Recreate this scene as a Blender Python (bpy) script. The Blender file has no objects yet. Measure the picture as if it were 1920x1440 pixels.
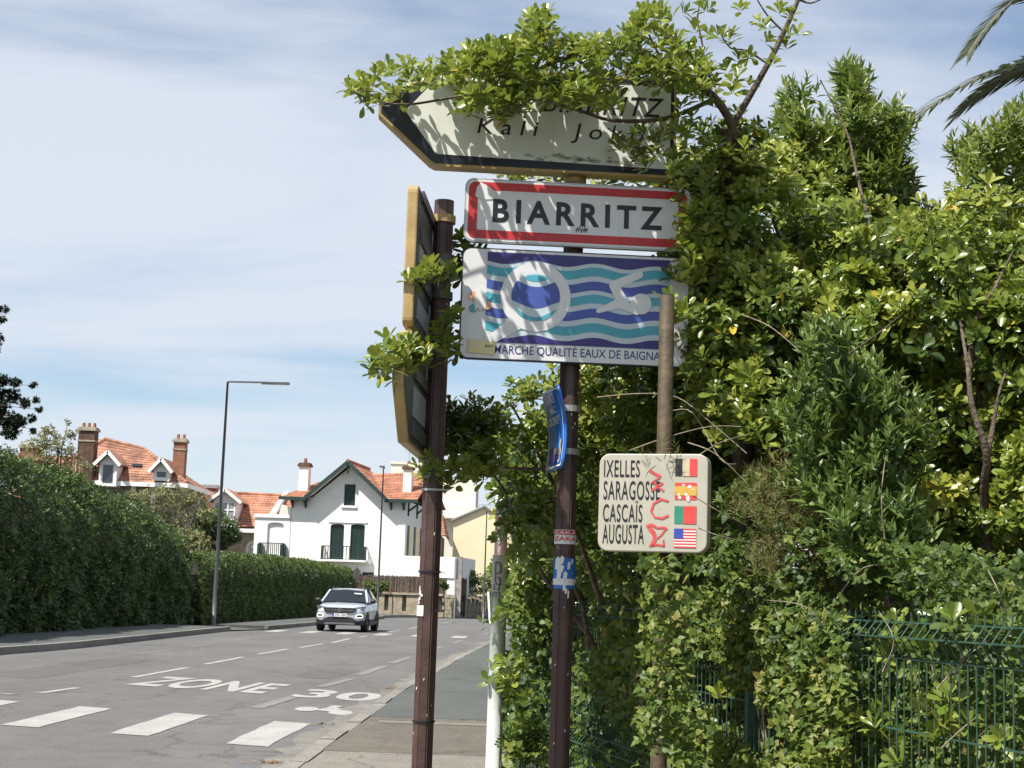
import bpy, bmesh, math, random
import numpy as np
from mathutils import Vector, Matrix
R_ = math.radians
rng = np.random.default_rng(7)
random.seed(7)
SC = bpy.context.scene
COL = SC.collection

# ------------------------------------------------------------------ camera
FPX, PITCH, ROLL, EYE = 2850.0, R_(7.93), R_(1.9), 1.5
cd = bpy.data.cameras.new('camera'); cam = bpy.data.objects.new('camera', cd); COL.objects.link(cam)
cd.sensor_fit = 'HORIZONTAL'; cd.sensor_width = 36.0; cd.lens = FPX / 1920 * 36.0
cd.clip_start = 0.05; cd.clip_end = 3000
CAMROT = Matrix.Rotation(math.pi / 2 + PITCH, 4, 'X') @ Matrix.Rotation(ROLL, 4, 'Z')
cam.matrix_world = Matrix.Translation((0, 0, EYE)) @ CAMROT
SC.camera = cam
_R = np.array(CAMROT.to_3x3())

# ------------------------------------------------------------------ world, sun, exposure
SUN_AZ, SUN_EL = R_(50), R_(57)          # azimuth measured from behind the viewer towards the left
to_sun = Vector((-math.cos(SUN_EL) * math.sin(SUN_AZ), -math.cos(SUN_EL) * math.cos(SUN_AZ), math.sin(SUN_EL)))
SC.view_settings.view_transform = 'Standard'; SC.view_settings.look = 'None'
SC.view_settings.exposure = 0.85; SC.view_settings.gamma = 1.0; SC.view_settings.use_curve_mapping = False
W = bpy.data.worlds.new('World'); SC.world = W; W.use_nodes = True
nt = W.node_tree; nt.nodes.clear()
def N(t, tree=None, **kw):
    n = (tree or nt).nodes.new(t)
    for k, v in kw.items(): setattr(n, k, v)
    return n
out = N('ShaderNodeOutputWorld'); sky = N('ShaderNodeTexSky', sky_type='NISHITA')
sky.sun_disc = False; sky.sun_elevation = SUN_EL; sky.sun_rotation = math.atan2(to_sun.x, to_sun.y)
sky.air_density = 1.0; sky.dust_density = 0.3; sky.ozone_density = 2.0; sky.altitude = 20
bg = N('ShaderNodeBackground'); bg.inputs['Strength'].default_value = 0.077
nt.links.new(sky.outputs[0], bg.inputs['Color'])
# thin streaked cloud veil, laid out on a flat layer overhead
tc = N('ShaderNodeTexCoord'); sep = N('ShaderNodeSeparateXYZ'); nt.links.new(tc.outputs['Generated'], sep.inputs[0])
den = N('ShaderNodeMath', operation='MAXIMUM'); den.inputs[1].default_value = 0.0; nt.links.new(sep.outputs['Z'], den.inputs[0])
den2 = N('ShaderNodeMath', operation='ADD'); den2.inputs[1].default_value = 0.10; nt.links.new(den.outputs[0], den2.inputs[0])
dx = N('ShaderNodeMath', operation='DIVIDE'); nt.links.new(sep.outputs['X'], dx.inputs[0]); nt.links.new(den2.outputs[0], dx.inputs[1])
dy = N('ShaderNodeMath', operation='DIVIDE'); nt.links.new(sep.outputs['Y'], dy.inputs[0]); nt.links.new(den2.outputs[0], dy.inputs[1])
cmb = N('ShaderNodeCombineXYZ'); nt.links.new(dx.outputs[0], cmb.inputs[0]); nt.links.new(dy.outputs[0], cmb.inputs[1])
mp = N('ShaderNodeMapping'); mp.inputs['Rotation'].default_value = (0, 0, R_(-6)); mp.inputs['Scale'].default_value = (0.55, 1.15, 1)
mp.inputs['Location'].default_value = (8.2, 0.0, 0)
nt.links.new(cmb.outputs[0], mp.inputs[0])
n1 = N('ShaderNodeTexNoise'); n1.inputs['Scale'].default_value = 0.75; n1.inputs['Detail'].default_value = 7; n1.inputs['Roughness'].default_value = 0.55; n1.inputs['Distortion'].default_value = 0.35
nt.links.new(mp.outputs[0], n1.inputs['Vector'])
rp = N('ShaderNodeMapRange'); rp.inputs['From Min'].default_value = 0.29; rp.inputs['From Max'].default_value = 0.60; rp.inputs['To Max'].default_value = 0.90
rp.interpolation_type = 'SMOOTHSTEP'
nt.links.new(n1.outputs['Fac'], rp.inputs['Value'])
bg2 = N('ShaderNodeBackground'); bg2.inputs['Color'].default_value = (0.84, 0.90, 1.0, 1); bg2.inputs['Strength'].default_value = 0.51
mx = N('ShaderNodeMixShader'); nt.links.new(rp.outputs[0], mx.inputs[0]); nt.links.new(bg.outputs[0], mx.inputs[1]); nt.links.new(bg2.outputs[0], mx.inputs[2])
nt.links.new(mx.outputs[0], out.inputs[0])
sd = bpy.data.lights.new('sun', 'SUN'); sun = bpy.data.objects.new('sun', sd); COL.objects.link(sun)
sd.energy = 4.8; sd.angle = R_(0.55); sd.color = (1.0, 0.95, 0.87)
sun.rotation_euler = (-to_sun).to_track_quat('-Z', 'Y').to_euler()
SC.cycles.max_bounces = 6; SC.cycles.transparent_max_bounces = 6
SC.cycles.use_denoising = True

# ------------------------------------------------------------------ helpers
def at(u, v, Y):
    """world point seen at photo pixel (u, v) that stands Y metres ahead"""
    d = _R @ np.array([(u - 960) / FPX, -(v - 720) / FPX, -1.0])
    p = np.array([0, 0, EYE]) + d * (Y / d[1])
    return Vector(p)
def tag(o, label, cat, group=None):
    o['label'] = label; o['category'] = cat
    if group: o['group'] = group
    return o
def struct(o): o['kind'] = 'structure'; return o
def stuff(o): o['kind'] = 'stuff'; return o
def empty(name, loc=(0, 0, 0), rz=0.0):
    o = bpy.data.objects.new(name, None); COL.objects.link(o)
    o.location = loc; o.rotation_euler = (0, 0, rz); o.empty_display_size = 0.1
    return o
def link(name, me, parent=None):
    o = bpy.data.objects.new(name, me); COL.objects.link(o)
    if parent is not None: o.parent = parent
    return o
class MB:
    def __init__(s): s.v = []; s.f = []
    def add(s, vs, fs):
        b = len(s.v); s.v += [tuple(p) for p in vs]; s.f += [tuple(i + b for i in f) for f in fs]; return s
    def box(s, x0, y0, z0, x1, y1, z1):
        return s.add([(x0,y0,z0),(x1,y0,z0),(x1,y1,z0),(x0,y1,z0),(x0,y0,z1),(x1,y0,z1),(x1,y1,z1),(x0,y1,z1)],
                     [(0,3,2,1),(4,5,6,7),(0,1,5,4),(1,2,6,5),(2,3,7,6),(3,0,4,7)])
    def prism(s, poly, y0, y1):
        """polygon in XZ pushed from y0 (front) to y1"""
        n = len(poly)
        vs = [(x, y0, z) for x, z in poly] + [(x, y1, z) for x, z in poly]
        fs = [tuple(range(n)), tuple(range(2*n-1, n-1, -1))] + [(i, i+n, (i+1) % n + n, (i+1) % n) for i in range(n)]
        return s.add(vs, fs)
    def slab(s, poly, z0, z1):
        n = len(poly)
        vs = [(x, y, z1) for x, y in poly] + [(x, y, z0) for x, y in poly]
        fs = [tuple(range(n)), tuple(range(2*n-1, n-1, -1))] + [(i, i+n, (i+1) % n + n, (i+1) % n) for i in range(n)]
        return s.add(vs, fs)
    def poly(s, poly, y):
        return s.add([(x, y, z) for x, z in poly], [tuple(range(len(poly)))])
    def ring(s, outer, inner, y):
        n = len(outer)
        return s.add([(x, y, z) for x, z in outer] + [(x, y, z) for x, z in inner], [(i, (i+1) % n, (i+1) % n + n, i+n) for i in range(n)])
    def tube(s, pts, rad, n=8, cap=True):
        pts = [Vector(p) for p in pts]; rad = rad if hasattr(rad, '__len__') else [rad] * len(pts)
        vs = []; fs = []
        up = Vector((0.13, 0.21, 0.97))
        for i, p in enumerate(pts):
            t = (pts[min(i+1, len(pts)-1)] - pts[max(i-1, 0)]).normalized()
            a = t.cross(up)
            if a.length < 1e-3: a = t.cross(Vector((1, 0, 0)))
            a.normalize(); b = t.cross(a)
            for k in range(n):
                an = 2 * math.pi * k / n
                vs.append(p + (a * math.cos(an) + b * math.sin(an)) * rad[i])
        for i in range(len(pts) - 1):
            for k in range(n):
                fs.append((i*n+k, i*n+(k+1) % n, (i+1)*n+(k+1) % n, (i+1)*n+k))
        if cap: fs += [tuple(range(n)), tuple(range(len(pts)*n-1, len(pts)*n-n-1, -1))]
        return s.add(vs, fs)
    def bar(s, a, b, w, h):
        a, b = Vector(a), Vector(b); t = (b - a).normalized(); q = t.cross(Vector((0, 0, 1)))
        if q.length < 1e-3: q = Vector((1, 0, 0))
        q.normalize(); r = q.cross(t)
        vs = [p + q * (sx * w / 2) + r * (sz * h / 2) for p in (a, b) for sx, sz in ((-1,-1),(1,-1),(1,1),(-1,1))]
        return s.add(vs, [(0,1,2,3),(7,6,5,4),(0,4,5,1),(1,5,6,2),(2,6,7,3),(3,7,4,0)])
    def build(s, name, mat, parent=None, smooth=False, loc=None):
        me = bpy.data.meshes.new(name); me.from_pydata(s.v, [], s.f); me.materials.append(mat)
        if smooth: me.shade_smooth()
        me.update(); o = link(name, me, parent)
        if loc is not None: o.location = loc
        return o
def rrect(x0, z0, x1, z1, r, n=5):
    pts = []
    for cx, cz, a0 in ((x1-r, z1-r, 0), (x0+r, z1-r, 90), (x0+r, z0+r, 180), (x1-r, z0+r, 270)):
        for k in range(n + 1):
            a = R_(a0 + 90 * k / n); pts.append((cx + r * math.cos(a), cz + r * math.sin(a)))
    return pts
def circle(cx, cz, r, n=40): return [(cx + r*math.cos(2*math.pi*k/n), cz + r*math.sin(2*math.pi*k/n)) for k in range(n)]
def text_shape(s, spacing=1.0, bold=0.0):
    cu = bpy.data.curves.new('t', 'FONT'); cu.body = s; cu.space_character = spacing; cu.offset = bold; cu.resolution_u = 4
    o = bpy.data.objects.new('t', cu); COL.objects.link(o)
    me = bpy.data.meshes.new_from_object(o.evaluated_get(bpy.context.evaluated_depsgraph_get()))
    vs = np.array([tuple(v.co) for v in me.vertices]); fs = [tuple(p.vertices) for p in me.polygons]
    bpy.data.objects.remove(o); bpy.data.curves.remove(cu); bpy.data.meshes.remove(me)
    vs = vs[:, :2]; mn = vs.min(0); mx_ = vs.max(0)
    return (vs - mn) / (mx_ - mn), fs
def glyphs(vs, fs):
    """split a lettering mesh into one face list per letter"""
    par = list(range(len(vs)))
    def find(i):
        while par[i] != i: par[i] = par[par[i]]; i = par[i]
        return i
    for f in fs:
        for k in f[1:]: par[find(k)] = find(f[0])
    comp = {}
    for f in fs: comp.setdefault(find(f[0]), []).append(f)
    it = sorted(((min(vs[i][0] for f in c for i in f), max(vs[i][0] for f in c for i in f), c) for c in comp.values()), key=lambda t: t[0])
    out = []
    for a, b, c in it:
        if out and min(b, out[-1][1]) - a > 0.5 * min(b - a, out[-1][1] - out[-1][0]): out[-1][1] = max(b, out[-1][1]); out[-1][2] = out[-1][2] + c
        else: out.append([a, b, list(c)])
    return [o[2] for o in out]
def letters(name, pts, vs, fs, mat, parent):
    o = None
    for g in glyphs(vs, fs):
        ids = sorted({i for f in g for i in f}); mp_ = {i: k for k, i in enumerate(ids)}
        m = MB(); m.add([pts[i] for i in ids], [tuple(mp_[i] for i in f) for f in g]); o = m.build(name, mat, parent)
    return o
def text_part(name, s, x0, z0, x1, z1, y, mat, parent, spacing=1.0, bold=0.0, shear=0.0):
    vs, fs = text_shape(s, spacing, bold); h = z1 - z0
    pts = [(x0 + a * (x1 - x0) + b * h * shear, y, z0 + b * h) for a, b in vs]
    if name == 'lettering': return letters('letter', pts, vs, fs, mat, parent)
    m = MB(); m.add(pts, fs); return stuff(m.build(name, mat, parent))

# ------------------------------------------------------------------ materials
def mat(name, col, rough=0.6, var=0.12, scale=6.0, bump=0.0, bscale=40.0, metal=0.0, spec=0.5, col2=None, coat=0.0, detail=5):
    m = bpy.data.materials.new(name); m.use_nodes = True; t = m.node_tree; b = t.nodes['Principled BSDF']
    b.inputs['Roughness'].default_value = rough; b.inputs['Metallic'].default_value = metal; b.inputs['Specular IOR Level'].default_value = spec
    b.inputs['Coat Weight'].default_value = coat
    co = N('ShaderNodeTexCoord', t); no = N('ShaderNodeTexNoise', t); no.inputs['Scale'].default_value = scale; no.inputs['Detail'].default_value = detail; no.inputs['Roughness'].default_value = 0.6
    t.links.new(co.outputs['Object'], no.inputs['Vector'])
    rp = N('ShaderNodeValToRGB', t)
    a = col2 if col2 else tuple(c * (1 - var * 1.6) for c in col)
    c = col if col2 else tuple(min(1, c * (1 + var)) for c in col)
    rp.color_ramp.elements[0].position = 0.32; rp.color_ramp.elements[1].position = 0.68
    rp.color_ramp.elements[0].color = (*a, 1); rp.color_ramp.elements[1].color = (*c, 1)
    t.links.new(no.outputs['Fac'], rp.inputs[0]); t.links.new(rp.outputs[0], b.inputs['Base Color'])
    if bump:
        n2 = N('ShaderNodeTexNoise', t); n2.inputs['Scale'].default_value = bscale; n2.inputs['Detail'].default_value = 4
        t.links.new(co.outputs['Object'], n2.inputs['Vector'])
        bm = N('ShaderNodeBump', t); bm.inputs['Strength'].default_value = bump; bm.inputs['Distance'].default_value = 0.02
        t.links.new(n2.outputs['Fac'], bm.inputs['Height']); t.links.new(bm.outputs[0], b.inputs['Normal'])
    return m
def leaf_mat(name, stops, rough=0.32, trans=0.3, tcol=(0.22, 0.34, 0.03), spec=0.5):
    """leaf colour runs over the per-leaf tint"""
    m = bpy.data.materials.new(name); m.use_nodes = True; t = m.node_tree; b = t.nodes['Principled BSDF']; o = t.nodes['Material Output']
    at_ = N('ShaderNodeAttribute', t); at_.attribute_name = 'tint'
    rp = N('ShaderNodeValToRGB', t); els = rp.color_ramp.elements
    while len(els) < len(stops): els.new(0.5)
    for e, (p, c) in zip(els, stops): e.position = p; e.color = (*c, 1)
    t.links.new(at_.outputs['Fac'], rp.inputs[0]); t.links.new(rp.outputs[0], b.inputs['Base Color'])
    b.inputs['Roughness'].default_value = rough; b.inputs['Specular IOR Level'].default_value = spec
    tr = N('ShaderNodeBsdfTranslucent', t); hs = N('ShaderNodeMixRGB', t); hs.blend_type = 'MIX'; hs.inputs[0].default_value = 0.5
    t.links.new(rp.outputs[0], hs.inputs[1]); hs.inputs[2].default_value = (*tcol, 1); t.links.new(hs.outputs[0], tr.inputs['Color'])
    mx = N('ShaderNodeMixShader', t); mx.inputs[0].default_value = trans
    t.links.new(b.outputs[0], mx.inputs[1]); t.links.new(tr.outputs[0], mx.inputs[2]); t.links.new(mx.outputs[0], o.inputs[0])
    return m
M = {}
def rough_ground(name, col, big=0.22, speck=0.35, crack=True, worn=None, wear=0.5, rough=0.9):
    """weathered surface: broad stains, stone speckle, thin cracks; with worn, a paint film rubbed off in spots"""
    m = bpy.data.materials.new(name); m.use_nodes = True; t = m.node_tree; b = t.nodes['Principled BSDF']; L = t.links.new
    b.inputs['Roughness'].default_value = rough; b.inputs['Specular IOR Level'].default_value = 0.3
    co = N('ShaderNodeTexCoord', t)
    def noise(sc, de, sy=1.0):
        mpn = N('ShaderNodeMapping', t); mpn.inputs['Scale'].default_value = (1, sy, 1); L(co.outputs['Object'], mpn.inputs[0])
        n = N('ShaderNodeTexNoise', t); n.inputs['Scale'].default_value = sc; n.inputs['Detail'].default_value = de; n.inputs['Roughness'].default_value = 0.65; L(mpn.outputs[0], n.inputs['Vector']); return n.outputs['Fac']
    def mul(a, lo, hi, f0=0.3, f1=0.7):
        r = N('ShaderNodeMapRange', t); r.inputs['From Min'].default_value = f0; r.inputs['From Max'].default_value = f1; r.inputs['To Min'].default_value = lo; r.inputs['To Max'].default_value = hi; L(a, r.inputs['Value']); return r.outputs[0]
    def prod(a, c):
        q = N('ShaderNodeMath', t, operation='MULTIPLY'); L(a, q.inputs[0]); L(c, q.inputs[1]); return q.outputs[0]
    v = prod(mul(noise(0.55, 6, 0.35), 1-big, 1+big), mul(noise(3.1, 5), 1-big*.6, 1+big*.6)); v = prod(v, mul(noise(55, 2), 1-speck, 1+speck, .35, .65))
    if crack:
        vo = N('ShaderNodeTexVoronoi', t); vo.feature = 'DISTANCE_TO_EDGE'; vo.inputs['Scale'].default_value = 0.33
        nz = N('ShaderNodeTexNoise', t); nz.inputs['Scale'].default_value = 1.6; nz.inputs['Detail'].default_value = 5; L(co.outputs['Object'], nz.inputs['Vector'])
        ad = N('ShaderNodeVectorMath', t, operation='ADD'); L(co.outputs['Object'], ad.inputs[0]); L(nz.outputs['Color'], ad.inputs[1]); L(ad.outputs[0], vo.inputs['Vector'])
        v = prod(v, mul(vo.outputs['Distance'], 0.62, 1.0, 0.0, 0.012))
    base = N('ShaderNodeMixRGB', t); base.blend_type = 'MULTIPLY'; base.inputs[0].default_value = 1; base.inputs[1].default_value = (*col, 1); L(v, base.inputs[2]); outc = base.outputs[0]
    if worn:
        w = prod(mul(noise(28, 4), 0, 1, wear-.08, wear+.10), mul(noise(2.2, 3), .55, 1.0)); mxx = N('ShaderNodeMixRGB', t); L(w, mxx.inputs[0]); L(outc, mxx.inputs[1]); mxx.inputs[2].default_value = (*worn, 1); outc = mxx.outputs[0]
    L(outc, b.inputs['Base Color'])
    bm = N('ShaderNodeBump', t); bm.inputs['Strength'].default_value = .5; bm.inputs['Distance'].default_value = .01; L(noise(90, 3), bm.inputs['Height']); L(bm.outputs[0], b.inputs['Normal'])
    return m
M['asphalt'] = rough_ground('asphalt', (0.112, 0.110, 0.108), .17, .30)
M['pave_dark'] = rough_ground('dark_pavement', (0.078, 0.083, 0.080), .15, .30)
M['pave_brown'] = rough_ground('brown_pavement', (0.110, 0.099, 0.083), .22, .35)
M['pave_light'] = rough_ground('concrete_strip', (0.165, 0.155, 0.135), .2, .25)
M['gutter'] = rough_ground('sandy_gutter', (0.150, 0.142, 0.127), .35, .3, False)
M['kerb'] = rough_ground('kerb_stone', (0.185, 0.178, 0.160), .25, .3, False)
M['paint'] = rough_ground('road_paint', (0.16, 0.158, 0.152), .12, .2, False, (0.345, 0.34, 0.325), .36)
M['paint_worn'] = rough_ground('worn_road_paint', (0.115, 0.113, 0.111), .12, .2, False, (0.25, 0.248, 0.24), .50)
M['earth'] = mat('earth', (0.055, 0.048, 0.030), 0.95, 0.3, 0.8, 0.6, 20, col2=(0.03, 0.04, 0.016))
M['pole'] = mat('brown_pole_paint', (0.072, 0.040, 0.034), 0.42, 0.22, 9.0, 0.12, 60)
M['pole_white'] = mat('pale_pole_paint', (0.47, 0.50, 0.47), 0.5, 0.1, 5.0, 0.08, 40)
M['tan'] = mat('tan_frame_enamel', (0.40, 0.28, 0.115), 0.42, 0.16, 8.0, 0.05, 30)
M['navy_edge'] = mat('navy_film', (0.012, 0.014, 0.024), 0.35, 0.2, 8.0)
M['white_film'] = mat('dull_white_film', (0.72, 0.73, 0.68), 0.45, 0.05, 5.0, col2=(0.60, 0.615, 0.55))
M['sign_white'] = mat('reflective_white', (0.70, 0.70, 0.705), 0.42, 0.03, 12.0)
M['sign_grey'] = mat('grey_rim', (0.45, 0.46, 0.47), 0.4, 0.06, 8.0, metal=0.3)
M['sign_back'] = mat('sign_back_metal', (0.10, 0.10, 0.095), 0.5, 0.2, 7.0, metal=0.4)
M['sign_back_light'] = mat('sign_back_pale', (0.36, 0.38, 0.39), 0.45, 0.12, 7.0, metal=0.3)
M['red'] = mat('red_film', (0.50, 0.030, 0.032), 0.42, 0.08, 9.0)
M['black'] = mat('black_film', (0.014, 0.014, 0.016), 0.4, 0.1, 9.0)
M['navy'] = mat('navy_print', (0.040, 0.030, 0.175), 0.42, 0.08, 9.0)
M['blue'] = mat('blue_print', (0.058, 0.095, 0.36), 0.42, 0.08, 9.0)
M['teal'] = mat('teal_print', (0.075, 0.36, 0.46), 0.42, 0.08, 9.0)
M['pale'] = mat('pale_blue_print', (0.52, 0.60, 0.65), 0.42, 0.04, 9.0)
M['yellow'] = mat('pale_yellow_sticker', (0.70, 0.64, 0.34), 0.6, 0.05, 9.0)
M['orange'] = mat('orange_print', (0.75, 0.38, 0.24), 0.6, 0.05, 9.0)
M['street_blue'] = mat('blue_enamel', (0.030, 0.155, 0.52), 0.28, 0.08, 5.0)
M['cream'] = mat('cream_enamel', (0.42, 0.40, 0.335), 0.5, 0.06, 5.0, col2=(0.34, 0.325, 0.26))
M['graffiti'] = mat('red_spray', (0.55, 0.06, 0.06), 0.7, 0.15, 30.0)
M['flag_black'] = mat('flag_black', (0.02, 0.02, 0.025), 0.5); M['flag_beige'] = mat('worn_flag_yellow', (0.46, 0.40, 0.26), 0.6, 0.15, 30)
M['flag_red'] = mat('flag_red', (0.60, 0.055, 0.05), 0.5, 0.1, 20); M['flag_gold'] = mat('flag_gold', (0.55, 0.33, 0.055), 0.5, 0.1, 20)
M['flag_green'] = mat('flag_green', (0.02, 0.20, 0.135), 0.5, 0.1, 20); M['flag_blue'] = mat('flag_blue', (0.035, 0.06, 0.33), 0.5, 0.1, 20)
M['post_wood'] = mat('brown_wood_post', (0.066, 0.046, 0.023), 0.7, 0.3, 12.0, 0.25, 40)
M['fence'] = mat('green_fence_paint', (0.036, 0.080, 0.054), 0.75, 0.25, 14.0, spec=0.25)
M['clamp'] = mat('grey_clamp', (0.40, 0.40, 0.38), 0.45, 0.1, 9.0, metal=0.5)
M['galv'] = mat('grey_lamp_paint', (0.12, 0.125, 0.13), 0.45, 0.12, 3.0, metal=0.2)
M['bark'] = mat('bark', (0.105, 0.080, 0.058), 0.9, 0.35, 18.0, 0.7, 60)
M['bark_pale'] = mat('pale_cane', (0.24, 0.20, 0.145), 0.85, 0.25, 25.0, 0.3, 60)
M['wall_white'] = mat('white_render', (0.76, 0.745, 0.715), 0.85, 0.05, 0.9, 0.2, 8)
M['wall_white2'] = mat('white_paint', (0.78, 0.78, 0.77), 0.6, 0.03, 2.0)
M['wall_cream'] = mat('cream_render', (0.82, 0.70, 0.47), 0.88, 0.03, 0.7, 0.15, 8)
M['wall_beige'] = mat('pale_beige_render', (0.70, 0.66, 0.57), 0.88, 0.03, 0.7)
M['stone'] = mat('pale_stone', (0.36, 0.31, 0.23), 0.9, 0.2, 2.5, 0.6, 6)
M['stone_grey'] = mat('grey_stone', (0.27, 0.25, 0.215), 0.9, 0.28, 2.2, 0.6, 5)
M['brick_dark'] = mat('dark_brick', (0.115, 0.062, 0.045), 0.9, 0.35, 2.6, 0.6, 8)
M['brick'] = mat('brick', (0.26, 0.12, 0.075), 0.9, 0.25, 2.6, 0.6, 8)
M['tile'] = mat('terracotta_tile', (0.38, 0.170, 0.105), 0.87, 0.32, 1.3, 0.3, 12)
M['tile_old'] = mat('weathered_tile', (0.33, 0.165, 0.108), 0.88, 0.36, 1.1, 0.3, 12)
M['green_paint'] = mat('dark_green_paint', (0.016, 0.040, 0.036), 0.5, 0.15, 4.0)
M['zinc'] = mat('zinc', (0.33, 0.34, 0.35), 0.5, 0.1, 3.0, metal=0.4)
M['reed'] = mat('brushwood', (0.135, 0.105, 0.080), 0.95, 0.35, 6.0, 0.8, 25)
M['dark_wood'] = mat('dark_gate_boards', (0.022, 0.021, 0.021), 0.8, 0.2, 4.0)
M['glass'] = mat('window_glass', (0.03, 0.04, 0.05), 0.06, 0.05, 1.0, spec=0.8)
M['glass_pale'] = mat('curtained_glass', (0.30, 0.33, 0.33), 0.12, 0.25, 2.0, spec=0.6)
M['car_paint'] = mat('silver_car_paint', (0.47, 0.515, 0.59), 0.28, 0.02, 2.0, metal=0.3, coat=0.7)
M['car_black'] = mat('black_plastic', (0.020, 0.020, 0.022), 0.55, 0.1, 8.0)
M['car_glass'] = mat('car_glass', (0.012, 0.015, 0.018), 0.05, 0.05, 1.0, spec=0.45)
M['tyre'] = mat('tyre_rubber', (0.018, 0.018, 0.018), 0.8, 0.1, 8.0)
M['rim'] = mat('alloy', (0.25, 0.26, 0.27), 0.35, 0.1, 8.0, metal=0.7)
M['chrome'] = mat('chrome', (0.75, 0.76, 0.78), 0.15, 0.02, 8.0, metal=0.9)
M['plate'] = mat('plate_white', (0.72, 0.72, 0.72), 0.5, 0.02, 8.0)
M['headlamp'] = mat('headlamp_lens', (0.06, 0.065, 0.08), 0.08, 0.1, 8.0, spec=0.9)
def emat(name, col, st):
    m = bpy.data.materials.new(name); m.use_nodes = True; b = m.node_tree.nodes['Principled BSDF']
    b.inputs['Base Color'].default_value = (*col, 1); b.inputs['Emission Color'].default_value = (*col, 1); b.inputs['Emission Strength'].default_value = st
    return m
M['drl'] = emat('running_light', (1.0, 1.0, 0.80), 0.42)
M['litter'] = mat('dead_leaf', (0.17, 0.105, 0.055), 0.9, 0.3, 20)
M['leaf_pit'] = leaf_mat('glossy_evergreen_leaf', [(0.0, (0.028, 0.058, 0.014)), (0.4, (0.088, 0.138, 0.022)), (0.75, (0.190, 0.240, 0.037)), (0.95, (0.31, 0.335, 0.060)), (0.975, (0.50, 0.36, 0.03))], 0.31, 0.28, (0.30, 0.38, 0.04))
M['leaf_narrow'] = leaf_mat('narrow_leaf', [(0.0, (0.055, 0.095, 0.022)), (0.5, (0.140, 0.190, 0.040)), (1.0, (0.26, 0.29, 0.07))], 0.38, 0.33, (0.18, 0.27, 0.03))
M['leaf_bramble'] = leaf_mat('bramble_leaf', [(0.0, (0.024, 0.052, 0.010)), (0.5, (0.090, 0.140, 0.022)), (0.85, (0.185, 0.215, 0.040)), (0.95, (0.23, 0.20, 0.065)), (1.0, (0.26, 0.15, 0.06))], 0.5, 0.3, (0.2, 0.28, 0.03), 0.35)
M['leaf_dry'] = leaf_mat('dry_feathery_leaf', [(0.0, (0.09, 0.11, 0.035)), (0.5, (0.16, 0.165, 0.06)), (1.0, (0.26, 0.21, 0.09))], 0.7, 0.3, (0.2, 0.22, 0.05), 0.2)
M['leaf_hedge'] = leaf_mat('hedge_leaf', [(0.0, (0.018, 0.042, 0.012)), (0.5, (0.048, 0.090, 0.020)), (1.0, (0.12, 0.165, 0.035))], 0.42, 0.18, (0.14, 0.22, 0.03))
M['leaf_clipped'] = leaf_mat('clipped_hedge_leaf', [(0.0, (0.024, 0.050, 0.013)), (0.5, (0.066, 0.108, 0.022)), (1.0, (0.14, 0.175, 0.040))], 0.5, 0.2, (0.15, 0.22, 0.03))
M['leaf_laurel'] = leaf_mat('dull_laurel_leaf', [(0.0, (0.045, 0.085, 0.020)), (0.5, (0.105, 0.165, 0.036)), (1.0, (0.19, 0.245, 0.060))], 0.42, 0.25, (0.2, 0.28, 0.05))
M['leaf_olive'] = leaf_mat('grey_green_leaf', [(0.0, (0.11, 0.125, 0.055)), (0.5, (0.19, 0.20, 0.085)), (1.0, (0.29, 0.27, 0.12))], 0.6, 0.25, (0.18, 0.2, 0.06), 0.3)
M['leaf_pine'] = leaf_mat('pine_needles', [(0.0, (0.008, 0.014, 0.007)), (1.0, (0.022, 0.032, 0.013))], 0.8, 0.05, (0.03, 0.05, 0.01), 0.1)
M['leaf_palm'] = leaf_mat('palm_leaflet', [(0.0, (0.028, 0.048, 0.022)), (1.0, (0.085, 0.105, 0.050))], 0.4, 0.2, (0.14, 0.18, 0.04))
# ================================================================== ground, road, pavements
def interp(tab, y):
    ys = [t[0] for t in tab]; return float(np.interp(y, ys, [t[1] for t in tab]))
m = MB(); m.add([(-900, -300, -0.05), (900, -300, -0.05), (900, 1500, -0.05), (-900, 1500, -0.05)], [(0, 1, 2, 3)])
struct(m.build('ground', M['earth']))
RK = [(-12, -1.95), (6, -1.85), (13.6, -1.76), (16.5, -1.70), (19.5, -1.64), (23, -1.60), (26, -1.45), (35, -1.10), (49, -0.42), (65, 0.7), (78, 2.4), (85, 4.6)]
LK = [(-12, -10.9), (20, -10.35), (31, -10.0), (34, -9.65), (39, -9.55), (46, -9.45), (52.5, -9.30), (54, -8.50), (65, -7.85), (78, -7.2), (91, -6.35)]
ys = sorted(set([-12, 0, 6, 10] + list(range(13, 86, 2)) + [85]))
lp = [(interp(LK, y), y) for y in ys] + [(-6.9, 88), (-6.35, 91), (-5.0, 93.6), (-2.5, 95.4), (2, 96.6), (10, 97.4), (40, 98.5)]
rp_ = [(interp(RK, y), y) for y in ys] + [(5.2, 86), (6.5, 88), (9, 89.5), (12, 90.3), (16, 90.8), (24, 91.2), (40, 92)]
m = MB(); m.add([(x, y, 0) for x, y in lp] + [(x, y, 0) for x, y in rp_], [(i, i+1, len(lp)+i+1, len(lp)+i) for i in range(len(lp)-1)])
road = struct(m.build('road', M['asphalt']))
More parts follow.
